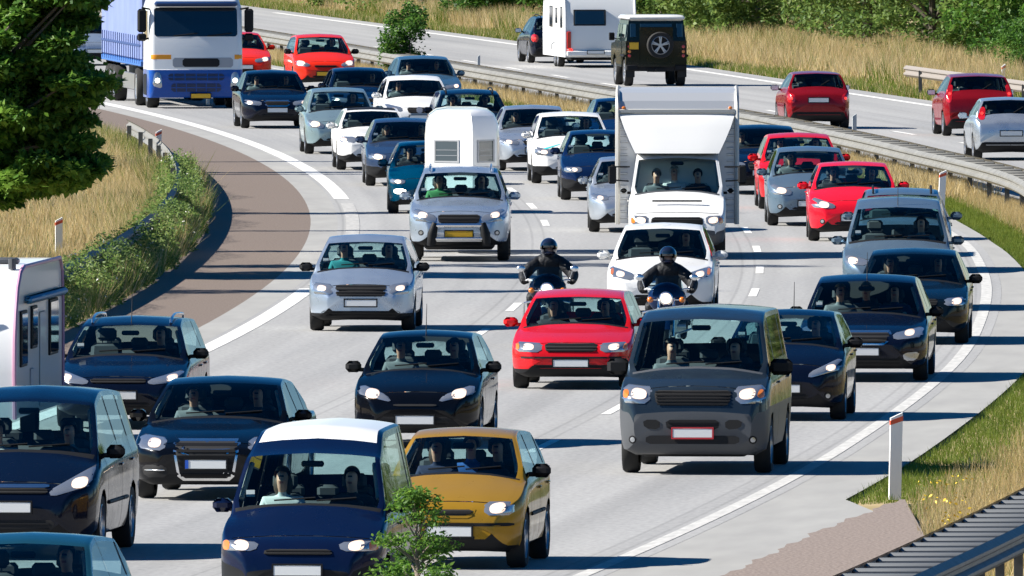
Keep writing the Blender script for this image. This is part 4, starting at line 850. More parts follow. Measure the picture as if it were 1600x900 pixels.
def lorry(px, py):
    p = ground(px, py); rz = -math.atan(slope(p.y)); loc = (p.x, p.y, 0)
    root = tag(empty('lorry', loc, rz), 'white and blue articulated lorry with blue curtain trailer at the upper left', 'lorry', 'lorries')
    zs = [.28,.34,.62,1.02,1.03,1.45,1.85,2.2,2.65,2.9,3.1]; fr = [-1.30,-1.36,-1.40,-1.38,-1.36,-1.33,-1.30,-1.22,-1.10,-.95,-.7]
    bvh = shell([(z, rrect(1.24 if z < 2.9 else 1.16, y, .85, .16)) for z, y in zip(zs, fr)], root, 'cab', [L_BLUE, L_WHITE], [0,0,0,1,1,1,1,1,1,1])
    patch('windscreen', [(-1.10,1.90),(-1.10,2.66),(1.10,2.66),(1.10,1.90)], bvh, [G_DARK], root, .012, it=1)
    MB().box((0,-1.24,2.76), (2.2,.32,.14), 0, .05).obj('sun_visor', [mat('visor_blue', (.01,.03,.10), .3)], root)
    gp = patch('grille_panel', Q(-.62,.98,1.08,1.34), bvh, [GREYP], root, .010, it=1); patch('grille', Q(-.36,.62,1.10,1.32), bvh, [HOLE], gp, .018, it=1)
    for x0, x1 in ((-1.20,-.66), (1.02,1.22)): patch('orange_stripe', Q(x0,x1,1.30,1.42), bvh, [ORANGE], root, .008, it=0)
    for z0, z1, hw in ((.74,.92,.74), (.44,.66,.66)):
        g = patch('lower_grille', Q(-hw,hw,z0,z1), bvh, [mat('grille_blue_black', (.004,.018,.07), .5)], root, .008, it=1)
        for k in range(5): x = -hw + 2*hw*(k+.5)/5; patch('rib', Q(x-.012,x+.012,z0,z1), bvh, [L_BLUE], g, .02, it=0, rings=(1,.4))
        patch('rib', Q(-hw,hw,(z0+z1)/2-.012,(z0+z1)/2+.012), bvh, [L_BLUE], g, .02, it=0, rings=(1,.4))
    for s in (1,-1):
        h = patch('headlight', [(s*.90,.52),(s*.94,.95),(s*1.10,.97),(s*1.17,.60)] if s > 0 else [(-1.17,.60),(-1.10,.97),(-.94,.95),(-.90,.52)], bvh, [LAMP], root, .015, lens=.02)
        patch('bulb', circ(s*1.03,.74,.065), bvh, [BULB], h, .04, it=0, rings=(1,.5))
        MB().box((s*1.42,-1.12,2.32), (.24,.12,.62), 0, .05).box((s*1.42,-1.12,1.88), (.24,.12,.20), 0, .04).tube([(s*1.2,-1.05,2.62),(s*1.42,-1.1,2.66)], .025, 6).tube([(s*1.2,-1.05,1.86),(s*1.42,-1.1,1.80)], .025, 6).obj('side_mirror', [PLASTIC], root)
        # side glass and door seam of the cab
        MB().box((s*1.243,-.30,2.2), (.02,1.0,.75), 0, .008).obj('side_window', [G_DARK], root); MB().box((s*1.235,-.02,.62), (.05,.9,.55), 0, .02).obj('step', [PLASTIC], root)
    plate(root, .12, -1.41, .33, 'y', .52, .12)
    for k in range(2): MB().tube([(-.6+.9*k,-1.325,1.92),(.05+.9*k,-1.31,1.99)], .014, 6).obj('wiper', [PLASTIC], root)
    for y in (0, 3.7):
        for s in (1,-1): wheel(root, s*1.05, y, .50, .32, 'cap')
    MB().box((0,3.2,.85), (.9,5.4,.25), 0, .03).obj('chassis', [PLASTIC], root)
    tr = empty('trailer', (0,1.6,0), 0, root)
    MB().box((0,6.8,2.55), (2.48,13.6,2.65), 0, .04).obj('curtain', [CURTAIN], tr)
    MB().box((0,6.8,1.14), (2.5,13.6,.16), 0, .02).obj('side_rail', [mat('trailer_blue', (.03,.12,.38), .5)], tr)
    MB().box((0,8.0,.85), (1.0,11,.35), 0, .02).obj('trailer_chassis', [PLASTIC], tr)
    for s in (1,-1):
        for k in range(18): MB().box((s*1.25,.4+.75*k,1.5), (.02,.05,.75)).obj('strap', [mat('strap_navy', (.02,.05,.16), .7)], tr)
        MB().box((s*1.253,6.8,1.62), (.012,13.5,.06)).obj('printed_band', [mat('strap_navy')], tr)
        MB().box((s*1.15,5.0,.62), (.05,4.2,.45), 0, .02).obj('side_guard', [ALLOY], tr)
        MB().tube([(s*.8,3.0,.0),(s*.8,3.0,.9)], .05, 8).obj('landing_leg', [ALLOY], tr)
    for y in (9.6,10.9,12.2):
        for s in (1,-1): wheel(root, s*1.05, y+1.6, .48, .34, 'cap')
    person(Vector(loc) + Matrix.Rotation(rz, 3, 'Z') @ Vector((.55,-.3,1.45)), rz, 'navy', 'dark', 'd', 'white and blue lorry')
lorry(300, 168)

def box_lorry(px, py):
    s = spec(VAN, W=.885, fo=.80, wb=3.1, H=1.96, cap=.56, hz=.84, hy=.22, cowl=(-.02,1.22), rf=(.52,1.84), rp=(1.2,1.96), rr=(3.3,1.94), rwb=(3.42,1.2), tail=(3.43,1.1), ro=.45, belt=((-.8,.74),(-.02,1.12),(3.5,1.2)), rw=.33, zb=.26, low=.60, lowgrey=1, bumper_z=.58,
             hl=[(.60,.63),(.58,.79),(.95,.80),(.95,.63)], bulb=(.74,.71,.075), amber=(.90,.71,.04), grille=(.54,.52,.62,.77,None,4), intake=(.40,.42,.34,.44), plate=(.46,'w'), mirror='b', mscale=.6, warm=1, tumble=.12, seaty=.95, wcrown=.08, sticker=False)
    label = 'white box lorry with roof deflector carrying three people in its cab'
    root, bvh, F, pm = put('box_lorry', label, 'lorry', px, py, s, WHITE, [('d','dark','dark'),('p','grey','grey'),('b','white','grey')], group='lorries', short='white box lorry', bpil=1.0)
    # middle passenger sits on the front bench
    pb = [o for o in COL.objects if o.get('label', '').startswith('middle passenger in white top inside the white box')][0]; pb.location = pb.location + Matrix.Rotation(root.rotation_euler.z, 3, 'Z') @ Vector((0,-.76,.05))
    al = mat('box_aluminium', (.50,.51,.52), .42, .5); hw = 1.09
    prof = [(1.02,.62),(1.02,2.68),(1.10,2.84),(1.45,2.97),(2.2,3.02),(4.7,3.02),(4.7,.62)]
    MB().prism(prof, -hw, hw).obj('cargo_box', [paint('box_white', (.62,.63,.64), 0, .4)], root, smooth=False)
    MB().prism([(1.06,2.70),(1.13,2.855),(1.46,2.985),(2.2,3.035),(4.7,3.035),(4.7,3.03),(2.2,3.025),(1.45,2.975),(1.10,2.845),(1.03,2.70)], -hw+.03, hw-.03).obj('roof_sheet', [al], root, smooth=False)
    for sd in (1,-1):
        MB().tube([(sd*(hw-.005),1.0,.60),(sd*(hw-.005),1.0,2.69),(sd*(hw-.005),1.10,2.86),(sd*(hw-.005),1.46,2.99),(sd*(hw-.005),4.7,3.03)], .045, 6).obj('corner_rail', [mat('rail_alu', (.45,.44,.41), .5, .4)], root)
        for k in range(9): MB().box((sd*(hw+.004), 2.9, .80+.22*k), (.012,3.5,.03)).obj('side_rib', [al], root)
        MB().ell((sd*(hw-.12),.985,2.72), (.04,.03,.03), 8, 6).obj('marker_lamp', [AMBER], root)
        MB().box((sd*1.18,.28,1.52), (.15,.07,.34), 0, .03).tube([(sd*.88,.30,1.40),(sd*1.16,.30,1.42)], .014, 6).tube([(sd*.86,.34,1.66),(sd*1.16,.30,1.66)], .014, 6).obj('stalk_mirror', [PLASTIC], root)
    for sd in (1,-1):
        for k in range(16): MB().box((sd*.985,1.012,.72+.115*k), (.17,.02,.035), 0, .008).obj('front_rib', [paint('box_white', (.62,.63,.64), 0, .4)], root)
    MB().box((0,.985,2.66), (2*hw-.06,.05,.07), 0, .01).obj('head_rail', [mat('rail_alu')], root)
    # deflector: starts the width of the cab roof and widens to the box
    v = []; f = []
    for i, (z, y, w_) in enumerate([(1.90,.47,.76), (1.98,.52,.80), (2.15,.64,.88), (2.36,.79,.97), (2.57,.94,1.04), (2.61,.985,1.04)]):
        for x in np.linspace(-1, 1, 9): v.append((x*w_, y + .025*abs(x)**4, z))
    for i in range(5):
        for k in range(8): q = i*9+k; f.append((q, q+1, q+10, q+9))
    n = len(v); v += [(x, 1.0, z) for x, y, z in v]; f += [(q, q+9, n+q+9, n+q) for q in range(0, 45, 9)] + [(q+9, q, n+q, n+q+9) for q in range(8, 53, 9)] + [(45+k, 45+k+1, n+45+k+1, n+45+k) for k in range(8)] + [(k+1, k, n+k, n+k+1) for k in range(8)]
    MB().add(v, f).obj('roof_deflector', [pm], root)
    MB().box((0,-.38,1.055), (.9,.02,.03)).obj('vent_slot', [PLASTIC], root)
box_lorry(1058, 404)

def horse_trailer(front, rz):
    root = tag(empty('horse_trailer', front, rz), 'white horse trailer with V-shaped nose behind the silver off-roader', 'trailer')
    hw = .68
    def ring(k, y0): return [(.18*k, y0), (hw*k*.92, y0+.62), (hw*k, y0+.9), (hw*k, y0+3.2), (-hw*k, y0+3.2), (-hw*k, y0+.9), (-hw*k*.95, y0+.50)]
    zs = [(.42,1,0),(1.55,1,0),(1.60,1.0,0),(2.10,1.0,.03),(2.36,.97,.10),(2.52,.88,.22),(2.61,.70,.42),(2.64,.40,.7)]
    tw = paint('trailer_white', (.70,.70,.70), 0, .38); bvh = shell([(z, ring(k, y)) for z, k, y in zs], root, 'body', [tw], angle=24)
    for P in ([(-.50,1.70),(-.50,2.06),(-.10,2.06),(-.10,1.70)], [(.30,1.70),(.30,2.06),(.56,2.06),(.56,1.70)]):
        w_ = patch('window', P, bvh, [mat('barred_glass', (.055,.065,.07), .25, 0, .6)], root, .008, it=0)
        x0, x1 = P[0][0], P[2][0]; k_ = .03
        for q in (Q(x0-k_, x1+k_, 2.06, 2.06+k_), Q(x0-k_, x1+k_, 1.70-k_, 1.70), Q(x0-k_, x0, 1.70, 2.06), Q(x1, x1+k_, 1.70, 2.06)): patch('frame', q, bvh, [GREYP], w_, .016, it=0, rings=(1,.4))
        for z in (1.80, 1.90): patch('bar', Q(x0+.01, x1-.01, z-.004, z+.004), bvh, [GREYP], w_, .016, it=0, rings=(1,.4))
    shell([(1.555, [(x*1.015, y-.012) for x, y in ring(1, 0)]), (1.60, [(x*1.015, y-.012) for x, y in ring(1, 0)])], root, 'waist_band', [GREYP])
    for s in (1,-1):
        for y in (1.7,2.4): wheel(root, s*.80, y, .30, .18)
        MB().box((s*.80,2.05,.64), (.22,1.4,.04), 0, .015).obj('mudguard', [PLASTIC], root)
    MB().tube([(-.5,.3,.45),(0,-1.0,.45)], .04, 6).tube([(.5,.3,.45),(0,-1.0,.45)], .04, 6).tube([(0,-.9,.45),(0,-1.15,.47)], .03, 6).obj('drawbar', [M_STEEL_D], root)
rl = rv.location; rzv = rv.rotation_euler.z
horse_trailer(tuple(rl + Matrix.Rotation(rzv, 3, 'Z') @ Vector((.0, 4.75, 0))), rzv + .02)

CARA = paint('caravan_white', (.74,.74,.73), 0, .4); CARA_SHADE = mat('caravan_shaded_side', (.44,.43,.41), .45, 0, .3); CARA_P = mat('trim_mauve', (.42,.22,.32), .4); AWN = mat('awning_blue', (.03,.17,.32), .5)  # side grey is the white body with its shade painted in
def caravan_front(corner, rz):
    """corner: ground under its front edge on the picture's right side"""
    root = tag(empty('caravan', corner, rz), 'white caravan with narrow side windows at the left edge', 'caravan', 'white caravans'); root.scale = (1, 1, .915)
    prof = [(0,.45),(-.06,1.1),(-.02,1.55),(.12,1.95),(.35,2.28),(.72,2.50),(1.2,2.58),(5.9,2.58),(6.2,2.40),(6.3,1.9),(6.3,.45)]
    MB().prism(prof, -2.2, 0, 0, 1).obj('body', [CARA, CARA_SHADE], root, angle=30)
    MB().tube([(.008, y, z) for y, z in prof], .03, 6).obj('edge_trim', [CARA_P], root)
    for y0, y1, z0, z1 in ((.75,1.45,1.20,1.92), (2.15,2.75,1.42,1.95), (4.5,5.5,1.25,1.98)):
        f_ = MB().box((.012,(y0+y1)/2,(z0+z1)/2), (.03,y1-y0+.08,z1-z0+.08), 0, .01).obj('window_frame', [PLASTIC], root); MB().box((.03,(y0+y1)/2,(z0+z1)/2), (.012,y1-y0,z1-z0), 0, .004).obj('pane', [G_DARK], f_)
    MB().box((.05,3.7,2.10), (.11,4.8,.11), 0, .04).obj('awning', [AWN], root); MB().box((.008,2.2,.95), (.02,.35,.30), 0, .008).obj('vent', [GREYP], root); MB().box((.01,3.55,1.20), (.02,.62,1.35), 0, .008).obj('door', [CARA_SHADE], root)
    f_ = MB().box((-1.1,.02,1.72), (1.5,.03,.5), 0, .01, rot=None).obj('front_window', [PLASTIC], root)
    MB().box((-.35,2.6,2.62), (.3,.3,.10), 0, .03).box((-.7,1.3,2.60), (.5,.5,.08), 0, .03).tube([(-.12,.95,2.55),(-.12,.95,2.70)], .05, 8).obj('roof_vent', [PLASTIC_G], root)
    for s in (-2.05,-.15): wheel(root, s, 3.5, .31, .2)
    MB().tube([(-1.6,.2,.45),(-1.1,-1.2,.45)], .04, 6).tube([(-.6,.2,.45),(-1.1,-1.2,.45)], .04, 6).obj('drawbar', [M_STEEL_D], root)
pc = ground(22, 705); _cf = caravan_front((pc.x, pc.y, 0), -math.atan(slope(pc.y)))
def caravan_back(px, py):
    p = ground(px, py); rz = -math.atan(slope(p.y))
    root = tag(empty('caravan', (p.x, p.y, 0), rz), 'tall white caravan with dark rear window being towed away on the far carriageway', 'caravan', 'white caravans'); root.scale = (1, 1, .84)
    hw = 1.06; prof = [(-.02,.38),(-.03,.9),(0,1.5),(.08,2.0),(.22,2.45),(.5,2.62),(5.4,2.62),(5.9,2.3),(6.1,1.5),(6.0,.38)]
    MB().prism(prof, -hw, hw, 0, 0).obj('body', [CARA], root, angle=30)
    for s in (1,-1): MB().tube([(s*hw, y, z) for y, z in prof], .035, 6).obj('edge_trim', [SKIRT], root)
    f_ = MB().box((-.32,.04,1.80), (.98,.05,.58), 0, .015, rot=Matrix.Rotation(-.12, 3, 'X')).obj('rear_window', [PLASTIC], root); MB().box((-.32,.02,1.80), (.90,.04,.50), 0, .01, rot=Matrix.Rotation(-.12, 3, 'X')).obj('pane', [G_DARK], f_)
    MB().box((0,-.06,.52), (2.05,.10,.20), 0, .03).obj('bumper', [CARA], root); plate(root, -.15, -.12, .56, 'w', .5, .11, False)
    for s in (1,-1):
        l_ = MB().box((s*.96,-.05,1.0), (.13,.06,.62), 0, .02).obj('tail_light', [TAIL], root); MB().ell((s*.92,-.07,.62), (.085,.03,.085), 12, 8).obj('lamp', [TAIL_ON], l_)
        for y, z0, z1, w_ in ((1.1,1.45,2.15,.5), (2.5,1.6,2.1,.45), (4.0,1.45,2.15,.8)):
            ff = MB().box((s*hw,y,(z0+z1)/2), (.03,w_+.06,z1-z0+.06), 0, .01).obj('side_window', [PLASTIC], root); MB().box((s*(hw+.012),y,(z0+z1)/2), (.012,w_,z1-z0), 0, .004).obj('pane', [G_DARK], ff)
        wheel(root, s*.92, 2.6, .32, .2); wheel(root, s*.92, 3.4, .32, .2); MB().tube([(s*hw,2.1,.62),(s*hw,2.3,.82),(s*hw,3.0,.90),(s*hw,3.7,.82),(s*hw,3.9,.62)], .03, 6).obj('wheel_arch', [GREYP], root)
    MB().box((0,3.2,.32), (1.6,5.0,.12)).obj('underframe', [HOLE], root); MB().box((0,.30,2.50), (.2,.1,.05), 0, .01).obj('marker_lamp', [TAIL], root)
    MB().tube([(-.5,6,.45),(0,7.1,.45)], .04, 6).tube([(.5,6,.45),(0,7.1,.45)], .04, 6).obj('drawbar', [M_STEEL_D], root)
caravan_back(938, 106)

def boxy_offroader(px, py):
    p = ground(px, py); rz = -math.atan(slope(p.y)); W = .87
    root = tag(empty('off_roader', (p.x, p.y, 0), rz), 'dark green boxy off-roader with white roof and spare wheel on its back door', 'car', 'cars driving away on the far carriageway')
    gm = paint('dark_green', (.003,.008,.007), 0, .3); wm = paint('cream_white', (.62,.62,.60), 0, .35)
    # rear face at y=-.55, rear axle at 0, nose at 3.3
    MB().prism([(-.55,.55),(-.55,1.28),(2.2,1.28),(2.25,1.22),(3.15,1.18),(3.25,1.05),(3.25,.55),(2.78,.55),(2.70,.80),(2.36,.92),(2.02,.80),(1.94,.55),(.42,.55),(.34,.80),(0,.92),(-.34,.80),(-.42,.55)], -W, W).obj('body', [gm], root, smooth=False)
    v = [(-W+.02,-.54,1.28),(W-.02,-.54,1.28),(W-.02,2.15,1.28),(-W+.02,2.15,1.28),(-W+.09,-.48,1.86),(W-.09,-.48,1.86),(W-.09,1.75,1.86),(-W+.09,1.75,1.86)]
    MB().add(v, [(0,1,5,4),(1,2,6,5),(2,3,7,6),(3,0,4,7)]).obj('cabin', [gm], root, smooth=False)
    MB().box((0,.66,1.93), (2*W-.10,2.42,.16), 0, .06).obj('roof', [wm], root)
    MB().box((0,-.53,1.58), (.92,.03,.40), 0, .01, rot=Matrix.Rotation(-.1,3,'X')).obj('rear_window', [G_DARK], root)
    for s in (1,-1):
        MB().box((s*.66,-.53,1.58), (.17,.03,.40), 0, .01, rot=Matrix.Rotation(-.1,3,'X')).obj('rear_quarter_window', [G_DARK], root)
        for y0, y1 in ((-.30,.55),(.70,1.30),(1.38,1.78)): MB().box((s*(W-.045),(y0+y1)/2,1.56), (.03,y1-y0,.38), 0, .01, rot=Matrix.Rotation(-s*.11,3,'Y')).obj('side_window', [G_SIDE if y0 > 0 else G_DARK], root)
        for z, m_ in ((1.12,TAIL),(.98,AMBER),(.86,TAIL)): MB().lathe([(.045,-.56),(.045,-.585),(.0,-.59)], 12, 'y', (s*.77,0,z)).obj('tail_light', [m_], root)
        wheel(root, s*.74, 0, .38, .24); wheel(root, s*.74, 2.36, .38, .24)
        MB().box((s*1.0,1.9,1.38), (.16,.06,.22), 0, .02).tube([(s*.84,1.95,1.3),(s*.96,1.92,1.35)], .015, 6).obj('side_mirror', [PLASTIC], root)
        MB().box((s*.70,-.57,.52), (.32,.10,.16), 0, .02).obj('bumperette', [PLASTIC], root); MB().box((s*.74,-.50,.38), (.26,.02,.26)).obj('mud_flap', [RUBBER], root)
        MB().box((s*(W+.004),.95,.90), (.01,.85,.72), 0, .003).obj('door', [gm], root); MB().box((s*(W+.03),0,.86), (.06,.95,.07), 0, .02).obj('arch_flare', [PLASTIC], root)
    d = MB().box((0,-.555,1.15), (.95,.02,1.05), 0, .008).obj('rear_door', [gm], root)
    e = empty('spare_wheel', (.10,-.66,1.16), 0, root)
    for nm, me in (('tyre', TYRE), ('rim', RIM_A)):
        o = link(nm, me, e); o.scale = (.30,.38,.38); o.rotation_euler = (0, 0, -math.pi/2)
    plate(root, -.64, -.57, 1.14, 'y', .27, .20); MB().tube([(0,-.55,.45),(0,-.72,.47)], .03, 8).box((0,-.5,.45), (.5,.1,.1)).obj('tow_bar', [PLASTIC], root)
    MB().box((0,1.2,.52), (1.2,3.4,.2)).obj('chassis', [HOLE], root)
    person(Vector((p.x, p.y, 0)) + Matrix.Rotation(rz, 3, 'Z') @ Vector((-.36,1.1,.95)), rz + math.pi, 'dark', 'dark', 'd', 'dark green off-roader')
boxy_offroader(1022, 134)

# ------------------------------------------------------------------ barriers and marker posts
WPROF = [(.0,-.155),(.03,-.13),(.075,-.095),(.075,-.06),(.02,-.02),(.02,.02),(.075,.06),(.075,.095),(.03,.13),(.0,.155)]
def rail_mesh(name, xf, d, z, side, m, parent):
    v = []; f = []; n = len(WPROF)
    for D in d:
        x = float(xf(D))
        for a, h in WPROF: v.append((x + side*a, D, z + h))
    for i in range(len(d)-1):
        for k in range(n-1): q = i*n+k; f.append((q, q+1, q+n+1, q+n))
    b = len(v); v += [(x - side*.006, y, zz) for x, y, zz in v]; f += [tuple(reversed([b+a for a in q])) for q in f[:]]
    return link(name, mesh(name, v, f, m, angle=30), parent)
POST_ME = MB().box((0,0,.33), (.10,.06,.72), 0).me('post', [M_STEEL_D], smooth=False)
def barrier(name, label, xf, d0, d1, m, double=True, gap=.62, step=2.0, z=.62, rung=None):
    root = tag(empty(name, (0,0,0)), label, 'guard rail', 'guard rails along the road'); d = np.arange(d0, d1+.1, 4.0)
    if double:
        rail_mesh('rail', xf, d, z, -1, m, root); rail_mesh('rail', lambda D: xf(D) + gap, d, z, 1, m, root)
        RM = MB().box((gap/2,0,z+.10), (gap+.02,.13,.09), 0, .03).me('cross_bar', [rung or m])
    else: rail_mesh('rail', xf, d, z, -1 if double is None else 1, m, root)
    for D in np.arange(d0, d1+.1, step):
        if double: link('cross_bar', RM, root, (float(xf(D)), D, 0))
        if int(round((D-d0)/step)) % 2 == 0: link('post', POST_ME, root, (float(xf(D)) + (gap/2 if double else (-.06)), D, 0))
    return root
barrier('guard_rail', 'long double steel guard rail with cross bars curving along the median', x_rail, 372, 720, M_STEEL, step=2.4)
barrier('guard_rail', 'near double guard rail with pale cross bars at the lower right corner', lambda D: 12.95 + cen(D), 180, 262, M_STEEL_D, gap=.80, step=1.3, rung=mat('pale_zinc', (.17,.178,.185), .5, .3))
barrier('guard_rail', 'weathered single guard rail sunk in weeds on the left verge', lambda D: -6.55 + cen(D), 284, 448, mat('dull_zinc', (.17,.17,.165), .7, .1), double=False, step=4)
barrier('guard_rail', 'short pale guard rail on the far verge behind the crimson hatchback', lambda D: x_far(D) + 1.6, 440, 534, mat('pinkish_steel', (.22,.195,.175), .7, .1), double=None, step=4)  # rail in one even pinkish-grey tone
WPOST = mat('post_white', (.74,.74,.72), .5); RBAND = mat('red_band', (.60,.08,.03), .4); GREYPOST = mat('post_grey', (.34,.36,.37), .6)
def marker(px, py, label, h=1.05, wd=.14, m=WPOST, band=True, lean=0.0):
    p = ground(px, py); root = tag(empty('marker_post', (p.x, p.y, -.03), .12), label, 'marker post', 'roadside marker posts'); root.rotation_euler.y = lean
    poly = [(-wd/2,0),(wd/2,0),(wd/2,h),(-wd/2,h-.07)]
    b = MB(); b.add([(x,-.04,z) for x, z in poly] + [(x,.04,z) for x, z in poly], [(0,1,2,3),(7,6,5,4),(0,4,5,1),(1,5,6,2),(2,6,7,3),(3,7,4,0)]); b.obj('post', [m], root, smooth=False)
    if band: b = MB(); y=.043; b.add([(-wd/2-.004,-y,h-.155),(wd/2+.004,-y,h-.10),(wd/2+.004,-y,h-.04),(-wd/2-.004,-y,h-.10),(-wd/2-.004,y,h-.155),(wd/2+.004,y,h-.10),(wd/2+.004,y,h-.04),(-wd/2-.004,y,h-.10)], [(0,1,2,3),(7,6,5,4),(0,4,5,1),(1,5,6,2),(2,6,7,3),(3,7,4,0)]); b.obj('reflector_band', [RBAND], root, smooth=False)
marker(1398, 777, 'large white marker post on the grass in front of the near guard rail', 1.06, .145, lean=.02)
marker(1470, 335, 'white marker post between the people carrier and the median rail', .92, .13, lean=.05)
marker(248, 258, 'slim white marker post in dry grass left of the shoulder', .84, .125)
marker(92, 398, 'white marker post in the grass above the left caravan', .72, .13)
marker(1568, 140, 'white marker post with red top on the far verge', .75, .10)
marker(1335, 214, 'grey post in the median beside the crimson small hatchback', .60, .10, GREYPOST, False)
marker(748, 110, 'grey post on the median behind the steel blue saloon', .50, .08, GREYPOST, False)
# ------------------------------------------------------------------ vegetation
def foliage(name, c0, c1, trans=.5):
    m, N, L, b, cr, tc = m_noise(name, [c0, c1], 1.3, .55, 3)
    t = N.new('ShaderNodeBsdfTranslucent'); mx = N.new('ShaderNodeMixShader'); mx.inputs[0].default_value = trans; out = N['Material Output']
    L.new(cr.outputs[0], t.inputs[0]); L.new(b.outputs[0], mx.inputs[1]); L.new(t.outputs[0], mx.inputs[2]); L.new(mx.outputs[0], out.inputs[0]); b.inputs['Specular IOR Level'].default_value = .3
    return m
LEAF = [foliage('leaf_dark', (.022,.070,.014), (.042,.110,.018)), foliage('leaf_mid', (.06,.155,.022), (.095,.21,.032)), foliage('leaf_light', (.115,.235,.03), (.17,.29,.045))]
OLIVE = [foliage('leaf_olive_dark', (.06,.12,.03), (.095,.165,.04)), foliage('leaf_olive', (.12,.20,.045), (.17,.25,.06)), foliage('leaf_olive_pale', (.17,.25,.065), (.24,.30,.09))]
GREEN_G = [foliage('grass_green', (.10,.17,.02), (.15,.22,.03), .4), foliage('grass_lime', (.17,.24,.03), (.23,.28,.045), .4)]
DRY = [foliage('grass_straw', (.62,.50,.27), (.74,.61,.36), .45), foliage('grass_gold', (.54,.40,.17), (.64,.49,.23), .45), foliage('grass_tan', (.42,.31,.14), (.50,.38,.18), .42)]
BARK, *_ = m_noise('bark', [(.05,.04,.03), (.12,.10,.075)], 6, .9)
def blades(name, pts, h, wd, mats, mi, label, cat='grass', kinds='stuff', lean=.35):
    n = len(pts); a = RNG.uniform(0, 2*np.pi, n); ln = RNG.normal(0, lean, (n, 2))*h[:, None]
    dx = np.stack([np.cos(a)*wd*.5, np.sin(a)*wd*.15], 1)
    V = np.zeros((n, 3, 3)); V[:, 0, :2] = pts[:, :2] - dx; V[:, 1, :2] = pts[:, :2] + dx; V[:, 2, :2] = pts[:, :2] + ln
    V[:, :2, 2] = pts[:, 2:3] - .04; V[:, 2, 2] = pts[:, 2] + h
    me = bpy.data.meshes.new(name); me.vertices.add(n*3); me.vertices.foreach_set('co', V.ravel()); me.loops.add(n*3); me.loops.foreach_set('vertex_index', np.arange(n*3, dtype=np.int32))
    me.polygons.add(n); me.polygons.foreach_set('loop_start', np.arange(0, n*3, 3, dtype=np.int32)); me.polygons.foreach_set('material_index', mi.astype(np.int32))
    for m in mats: me.materials.append(m)
    me.update(); me.validate(); return tag(link(name, me), label, cat, kind=kinds)
def wave(x, y, sx=.55, sy=.05, ph=0): return .5 + .25*np.sin(x/sx + 1.7*np.sin(y*sy + ph) + ph) + .25*np.sin(y*sy*2.3 + x*.8 + ph*2)
def field(n, xa, xb, d0, d1, bias=1.0):
    D = RNG.uniform(d0, d1, n); t = RNG.uniform(0, 1, n)**bias; a, b = np.asarray(xa(D)), np.asarray(xb(D)); X = a + (b-a)*t
    return np.stack([X, D, np.full(n, -.05)], 1), t
GM = DRY + GREEN_G
# far verge: straw-coloured tall grass, green along the road
P, t = field(200000, lambda D: x_far(D) + 1.0, lambda D: x_far(D) + 14, 440, 780, 1.3); wv = wave(P[:,0], P[:,1])
g = (t*14 < .8 + 1.6*wv) & (RNG.random(len(t)) < .7) | (RNG.random(len(t)) < .10 + .18*(wv > .72)); mi = np.where(g, 3 + (RNG.random(len(t)) < .4), np.where(RNG.random(len(t)) < .6, 0, np.where(RNG.random(len(t)) < .6, 1, 2)))
blades('dry_grass', P, np.where(t*16 < 2.2, RNG.uniform(.12,.28,len(t)), RNG.uniform(.35,.85,len(t))*(.7+.5*wv)), .028, GM, mi, 'tall straw-coloured grass along the far carriageway')
# left verge
P, t = field(220000, lambda D: -6.45 + cen(D), lambda D: -16 + cen(D), 270, 560, 1.5); wv = wave(P[:,0], P[:,1], ph=1.2)
mi = np.where(RNG.random(len(t)) < .10 + .45*(t < .06) + .15*(wv > .75), 3 + (RNG.random(len(t)) < .5), np.where(RNG.random(len(t)) < .5, 0, np.where(RNG.random(len(t)) < .7, 1, 2)))
blades('dry_grass', P, RNG.uniform(.25,.6,len(t))*(.6+.6*wv), .022, GM, mi, 'dry golden grass on the left verge under the leafy tree')
# right verge, between the carriageway and the barriers
P, t = field(300000, lambda D: x_verge(D) + .02, lambda D: np.where(D < 300, x_right(D) + 4.6, x_rail(D) + .7), 176, 420, 1.0); d = P[:,0] - x_verge(P[:,1]); wv = wave(P[:,0], P[:,1], ph=.4)
keep = (P[:,1] > 231.6 + .5*np.sin(P[:,0]*3)) | (P[:,0] > 4.78 + .06*np.sin(P[:,1]*.9)); P, t, d, wv = P[keep], t[keep], d[keep], wv[keep]
dry = RNG.random(len(t)) < np.clip((d - .7)/1.3, 0, .85)*(.55 + .6*wv); 
mi = np.where(dry, np.where(RNG.random(len(t)) < .5, 1, np.where(RNG.random(len(t)) < .5, 0, 2)), 3 + (RNG.random(len(t)) < .55))
blades('verge_grass', P, np.where(dry, RNG.uniform(.08,.26,len(t))*(.6+.8*wv), RNG.uniform(.035,.10,len(t))*(.7+.7*wv)), np.where(dry, .011, .014), GM, mi, 'green and golden grass along the right edge of the road')
# median strip, far part
P, t = field(90000, lambda D: x_right(D) + .75, lambda D: x_rail(D) + .6, 400, 720); wv = wave(P[:,0], P[:,1], .3, .12, 2.0); d = P[:,0] - x_right(P[:,1])
g = (d < 1.1) & (RNG.random(len(t)) < .75) | (RNG.random(len(t)) < .18)
blades('median_grass', P, np.where(g, RNG.uniform(.08,.22,len(t)), RNG.uniform(.2,.5,len(t))), .03, GM, np.where(g, 3 + (RNG.random(len(t)) < .3), np.where(RNG.random(len(t)) < .6, 1, 0)), 'brown and green grass in the median strip')
# tufts through the barrier
P, t = field(5000, lambda D: x_rail(D) + .65, lambda D: x_rail(D) + .95, 400, 520); k = wave(P[:,0], P[:,1], .3, .35, 2.0) > .66; P = P[k]
blades('median_tufts', P, RNG.uniform(.15,.5,len(P)), .02, GM, RNG.integers(0, 3, len(P)), 'dry tufts growing behind the median rail')

